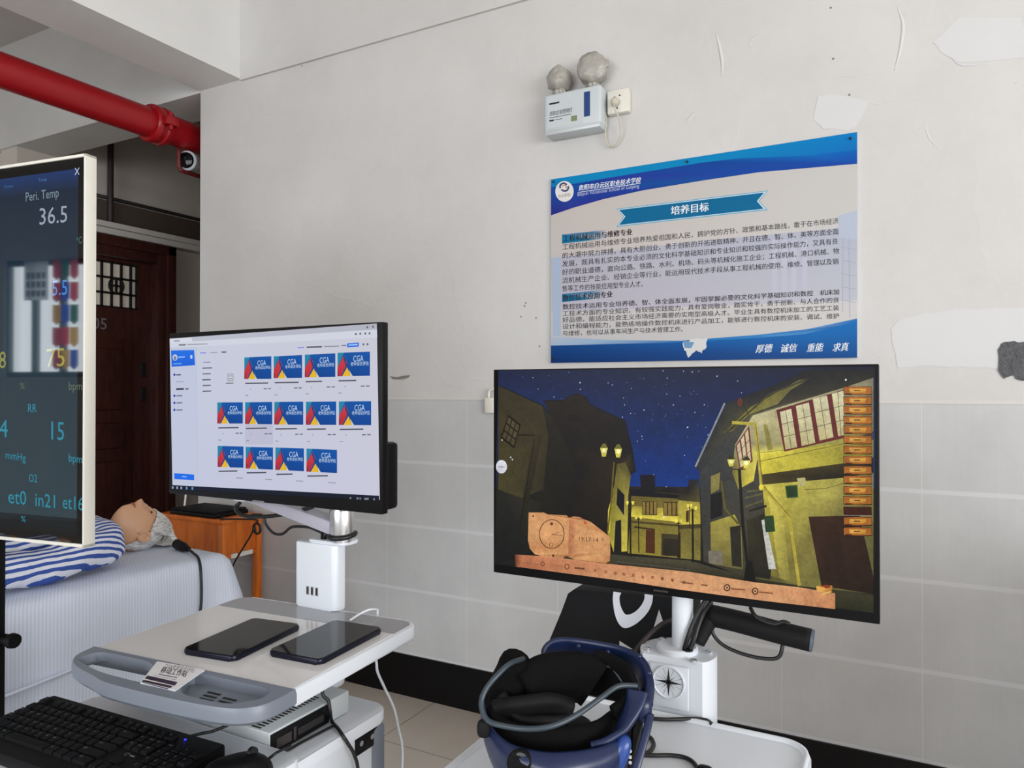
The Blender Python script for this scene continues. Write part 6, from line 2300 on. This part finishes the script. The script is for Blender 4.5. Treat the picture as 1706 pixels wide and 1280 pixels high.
def ribbon(bm, pts, w, t, up, sub=8):
    """strap: spline path, half width w(t) along the up(t) direction, thickness t"""
    P = spline(pts, sub)
    n = len(P)
    rows = []
    for i, p in enumerate(P):
        f = i / (n - 1)
        d = (P[min(i + 1, n - 1)] - P[max(i - 1, 0)]).normalized()
        u = up(f) if callable(up) else up
        u = (u - d * u.dot(d)).normalized()
        o = d.cross(u).normalized()
        ww = w(f) if callable(w) else w
        tt = t(f) if callable(t) else t
        ring = []
        for k in range(12):
            a = 2 * PI * k / 12
            cu, so_ = math.cos(a), math.sin(a)
            cu = math.copysign(abs(cu) ** .55, cu)
            so_ = math.copysign(abs(so_) ** .75, so_)
            ring.append(bm.verts.new(p + u * (ww * cu) + o * (tt * so_)))
        rows.append(ring)
    for a, b in zip(rows, rows[1:]):
        for k in range(12):
            bm.faces.new((a[k], a[(k + 1) % 12], b[(k + 1) % 12], b[k]))
    bm.faces.new(rows[0][::-1])
    bm.faces.new(rows[-1])


def lump(bm, c, rx, ry, rz, m=Matrix.Identity(3), pw=.7, n=24, wob_=.0, seed=0):
    rows = []
    for j in range(n // 2 + 1):
        th = PI * j / (n // 2)
        row = []
        for i in range(n):
            ph = 2 * PI * i / n
            s = lambda v: math.copysign(abs(v) ** pw, v)
            p = Vector((rx * s(math.sin(th)) * s(math.cos(ph)), ry * s(math.sin(th)) * s(math.sin(ph)), rz * s(math.cos(th))))
            p += p.normalized() * (noise.noise(p * 40 + Vector((seed, 0, 0))) * wob_)
            row.append(bm.verts.new(Vector(c) + m @ p))
        rows.append(row)
    for a, b in zip(rows, rows[1:]):
        for i in range(n):
            bm.faces.new((a[i], a[(i + 1) % n], b[(i + 1) % n], b[i]))
    bmesh.ops.remove_doubles(bm, verts=bm.verts, dist=1e-6)


D = dep
rt, fw = _R, _F0
RF = Matrix((rt, fw, _Z)).transposed()              # columns: right, away, up
# visor: curved shell facing the camera, low at the front
bm = bmesh.new()
vis = []
top_pts = [D(806, 1170, 1.13), D(818, 1208, 1.09), D(850, 1236, 1.05), D(900, 1248, 1.03), D(950, 1248, 1.03), D(1000, 1240, 1.05), D(1034, 1228, 1.07)]
outs = [D(798, 1150, 1.145), D(806, 1200, 1.09), D(840, 1252, 1.035), D(900, 1276, 1.005), D(955, 1278, 1.005), D(1010, 1266, 1.03), D(1050, 1240, 1.06)]
tp, tp2 = spline(top_pts, 6), spline(outs, 6)
cen = D(930, 1180, 1.14)
rows = []
for f in range(len(tp)):
    a, b = tp[f], tp2[f]
    dn_ = Vector((0, 0, -1))
    col = [a + Vector((0, 0, -.030)) + (cen - a) * .12, a, a.lerp(b, .35) + Vector((0, 0, .004)), a.lerp(b, .7), b + Vector((0, 0, -.004)), b + Vector((0, 0, -.025)), b + Vector((0, 0, -.060)) + (cen - b) * .05, b + Vector((0, 0, -.085)) + (cen - b) * .22]
    for p in col:
        p.z = max(p.z, TZ2 + .003)
    rows.append([bm.verts.new(p) for p in col])
for a, b in zip(rows, rows[1:]):
    for k in range(len(a) - 1):
        bm.faces.new((a[k], a[k + 1], b[k + 1], b[k]))
v_ = obj('visor', bm, 'blue', hs, True)
solid(v_, .004, -1.0)
subsurf(v_, 1)
bm = bmesh.new()
c = D(866, 1272, 1.02)
lathe(bm, [(.017, -.004), (.019, .001), (.017, .004), (.0125, .002), (0, .001)], c, (-.25 * rt - fw * .75 + _Z * .55), 24)
obj('front_camera', bm, 'blackgl', v_, True)
# face cushion inside the visor
bm = bmesh.new()
ribbon(bm, [D(815, 1195, 1.13), D(840, 1222, 1.095), D(890, 1234, 1.075), D(945, 1234, 1.075), D(995, 1224, 1.09), D(1022, 1206, 1.115)], .020, .010, Vector((0, 0, 1)))
obj('face_cushion', bm, 'foam', hs, True)
# halo band: from the visor's right hinge up and round the back to the left
bm = bmesh.new()
ribbon(bm, [D(1074, 1180, 1.105), D(1078, 1150, 1.13), D(1068, 1118, 1.165), D(1040, 1100, 1.20), D(1000, 1090, 1.225), D(955, 1083, 1.24), D(925, 1083, 1.24), D(910, 1096, 1.235), D(908, 1112, 1.225)],
       (lambda t: .020 + .004 * math.sin(PI * t)), (lambda t: .0055 + .004 * max(0, 1 - t * 3)), lambda t: (Vector((0, 0, 1)) - fw * .35 + rt * .35 * max(0, 1 - t * 2.2)))
hb_ = obj('halo_band', bm, 'blue', hs, True)
for px, py, d in ((1082, 1122, 1.125), (964, 1077, 1.222), (1013, 1087, 1.20), (1066, 1094, 1.165)):
    bm = bmesh.new()
    lathe(bm, [(.004, 0), (.004, .002), (0, .003)], D(px, py, d), (rt * .3 - fw + _Z * .2), 12)
    obj('band_screw', bm, 'blue', hb_, True)
# hinge arm from band to visor on the right
bm = bmesh.new()
ribbon(bm, [D(1062, 1152, 1.10), D(1058, 1172, 1.09), D(1046, 1198, 1.078), D(1030, 1222, 1.07), D(1005, 1240, 1.062), D(985, 1246, 1.06)], (lambda t: .017 - .008 * t), .006, lambda t: (rt * (1 - t * .6) + _Z * (.1 + t) - fw * .4))
obj('hinge_arm', bm, 'blue', hs, True)
bm = bmesh.new()
lump(bm, D(1070, 1180, 1.10), .014, .018, .020, RF, .75)
obj('hinge_block', bm, 'blue', hs, True)
# headphone arm with its slim blue rail and black slot
bm = bmesh.new()
ribbon(bm, [D(1083, 1190, 1.085), D(1078, 1215, 1.07), D(1070, 1245, 1.055), D(1060, 1280, 1.04), D(1050, 1315, 1.03)], .006, .004, rt)
obj('side_rail', bm, 'blue', hs, True)
bm = bmesh.new()
ribbon(bm, [D(1064, 1192, 1.095), D(1061, 1220, 1.085), D(1056, 1255, 1.075), D(1048, 1290, 1.065)], .008, .004, rt)
obj('slot_strip', bm, 'black', hs, True)
bm = bmesh.new()
for py in (1252, 1262, 1271):
    cyl(bm, D(1050, py, 1.058), D(1050, py, 1.055), .0025, n=10)
obj('slot_screws', bm, 'silver', hs)
bm = bmesh.new()
lump(bm, D(1030, 1262, 1.062), .013, .016, .034, RF @ Matrix.Rotation(math.radians(22), 3, 'Y'), .8)
obj('headphone', bm, 'bluel', hs, True)
# padding: side cushion, rear cushion, strap folds, right inner cushion
bm = bmesh.new()
lump(bm, D(850, 1135, 1.17), .030, .030, .048, RF @ Matrix.Rotation(math.radians(18), 3, 'Y'), .75, wob_=.004, seed=2)
obj('side_cushion', bm, 'foam', hs, True)
bm = bmesh.new()
ribbon(bm, [D(880, 1156, 1.15), D(903, 1134, 1.165), D(940, 1128, 1.172), D(972, 1130, 1.172), D(990, 1142, 1.168)], .040, .018, Vector((0, 0, 1)))
obj('rear_cushion', bm, 'foam', hs, True)
bm = bmesh.new()
ribbon(bm, [D(830, 1190, 1.13), D(870, 1182, 1.12), D(915, 1176, 1.12), D(950, 1184, 1.125)], (lambda t: .026 - .006 * t), .012, (_Z - fw * .5))
ribbon(bm, [D(835, 1160, 1.14), D(862, 1200, 1.115), D(905, 1205, 1.105), D(945, 1204, 1.11)], .014, .008, (_Z - fw * .6))
obj('folded_strap', bm, 'blackm', hs, True)
bm = bmesh.new()
ribbon(bm, [D(985, 1120, 1.19), D(1010, 1125, 1.185), D(1040, 1140, 1.165), D(1056, 1165, 1.14), D(1050, 1195, 1.12), D(1032, 1212, 1.11)], (lambda t: .042), .010, lambda t: (_Z - fw * .3 - rt * .3 * t))
obj('inner_padding', bm, 'foam', hs, True)
bm = bmesh.new()
lump(bm, D(1024, 1206, 1.115), .012, .012, .016, RF, .8)
obj('adjuster_knob', bm, 'foam', hs, True)
bm = bmesh.new()
tube(bm, [D(872, 1098, 1.16), D(850, 1106, 1.125), D(828, 1126, 1.105), D(809, 1150, 1.095), D(802, 1174, 1.085), D(812, 1200, 1.07), D(840, 1210, 1.055), D(880, 1215, 1.045), D(920, 1210, 1.045), D(960, 1192, 1.06), D(1000, 1164, 1.085), D(1030, 1144, 1.105), D(1062, 1143, 1.11)], .0042, 10, 8)
obj('cable_tube', bm, 'tube', hs, True)
bm = bmesh.new()
tube(bm, [D(1002, 1108, 1.17), D(1020, 1114, 1.165), D(1038, 1138, 1.15)], .0022, 8, 6)
obj('inner_lead', bm, 'tube', hs, True)
bm = bmesh.new()
lump(bm, D(806, 1214, 1.075), .010, .008, .013, RF, .7)
obj('tube_clip', bm, 'blackm', hs, True)
# supports hidden under the shell so that it stands on the tray
bm = bmesh.new()
lump(bm, Vector((-.515, -1.72, TZ2 + .026)), .05, .05, .026, Matrix.Identity(3), .7)
obj('lens_housing', bm, 'blackm', hs, True)
# cables on the tray
zt = TZ2 + .0042
WIRE('tray_cable', [onz(1080, 1197, zt), onz(1110, 1199, zt), onz(1150, 1198, zt), onz(1176, 1200, zt), onz(1186, 1207, zt)], .0036, 'rubber', 'black cable lying across the tray at the foot of the column', 'cable')
WIRE('headset_lead', [onz(1078, 1226, zt), onz(1086, 1232, zt), onz(1089, 1243, zt), onz(1080, 1254, zt), onz(1066, 1257, zt), onz(1090, 1259, zt), onz(1120, 1259, zt), onz(1145, 1264, zt), onz(1160, 1277, zt), onz(1166, 1300, zt)], .0036, 'rubber', 'black headset lead curling on the white tray right of the headset', 'cable')
bm = bmesh.new()
p = onz(1174, 1286, zt)
lump(bm, p + Vector((0, 0, .003)), .012, .009, .006, Matrix.Identity(3), .7)
obj('cable_plug', bm, 'black', None, True, 'small black plug lying on the white tray at the bottom edge', 'plug')
# ================================================================== pennants and a sheet in the corner window (met in the display's reflection)
cols = {'R': mat_cloth('red_cloth', (240, 60, 96)), 'B': mat_cloth('blue_cloth', (80, 140, 230)), 'Y': mat_cloth('yellow_cloth', (252, 218, 90)), 'G': mat_cloth('green_cloth', (70, 165, 130))}
mat_cloth('white_sheet_paper', (226, 230, 232))
names = {'R': 'red', 'B': 'blue', 'Y': 'yellow', 'G': 'green'}
ordn = ('top', 'second', 'third', 'fourth', 'lowest')
pos = ('left', 'middle', 'right')
for r_, row in enumerate(('RGR', 'RBR', 'GBY', 'YRR', 'BYR')):
    for c_, k in enumerate(row):
        x = -6.80 - c_ * .115
        z1 = 2.90 - r_ * .25
        bm = bmesh.new()
        mtx = Matrix(((1, 0, 0, x), (0, 0, -1, -6.965), (0, 1, 0, z1), (0, 0, 0, 1)))
        prism(bm, [(-.052, 0), (.052, 0), (.052, -.18), (0, -.225), (-.052, -.18)], 0, .002, mtx)
        obj('pennant', bm, cols[k], None, False, '%s pennant in the corner window mirrored by the display, %s row, %s one' % (names[k], ordn[r_], pos[c_]), 'pennant', 'pennants in the corner window')
bm = bmesh.new()
box(bm, -7.46, -7.14, -6.968, -6.965, 2.46, 2.90)
sp_ = obj('notice_sheet', bm, 'white_sheet_paper', None, False, 'white notice sheet on the corner window mirrored by the display', 'notice')
bm = bmesh.new()
for r_ in range(3):
    for c_ in range(4):
        box(bm, -7.43 + c_ * .07, -7.385 + c_ * .07, -6.9645, -6.9635, 2.50 + r_ * .10, 2.57 + r_ * .10)
obj('pictures', bm, 'inkg', sp_)

# the text helper object is no longer needed
if _tobj is not None:
    bpy.data.objects.remove(_tobj)
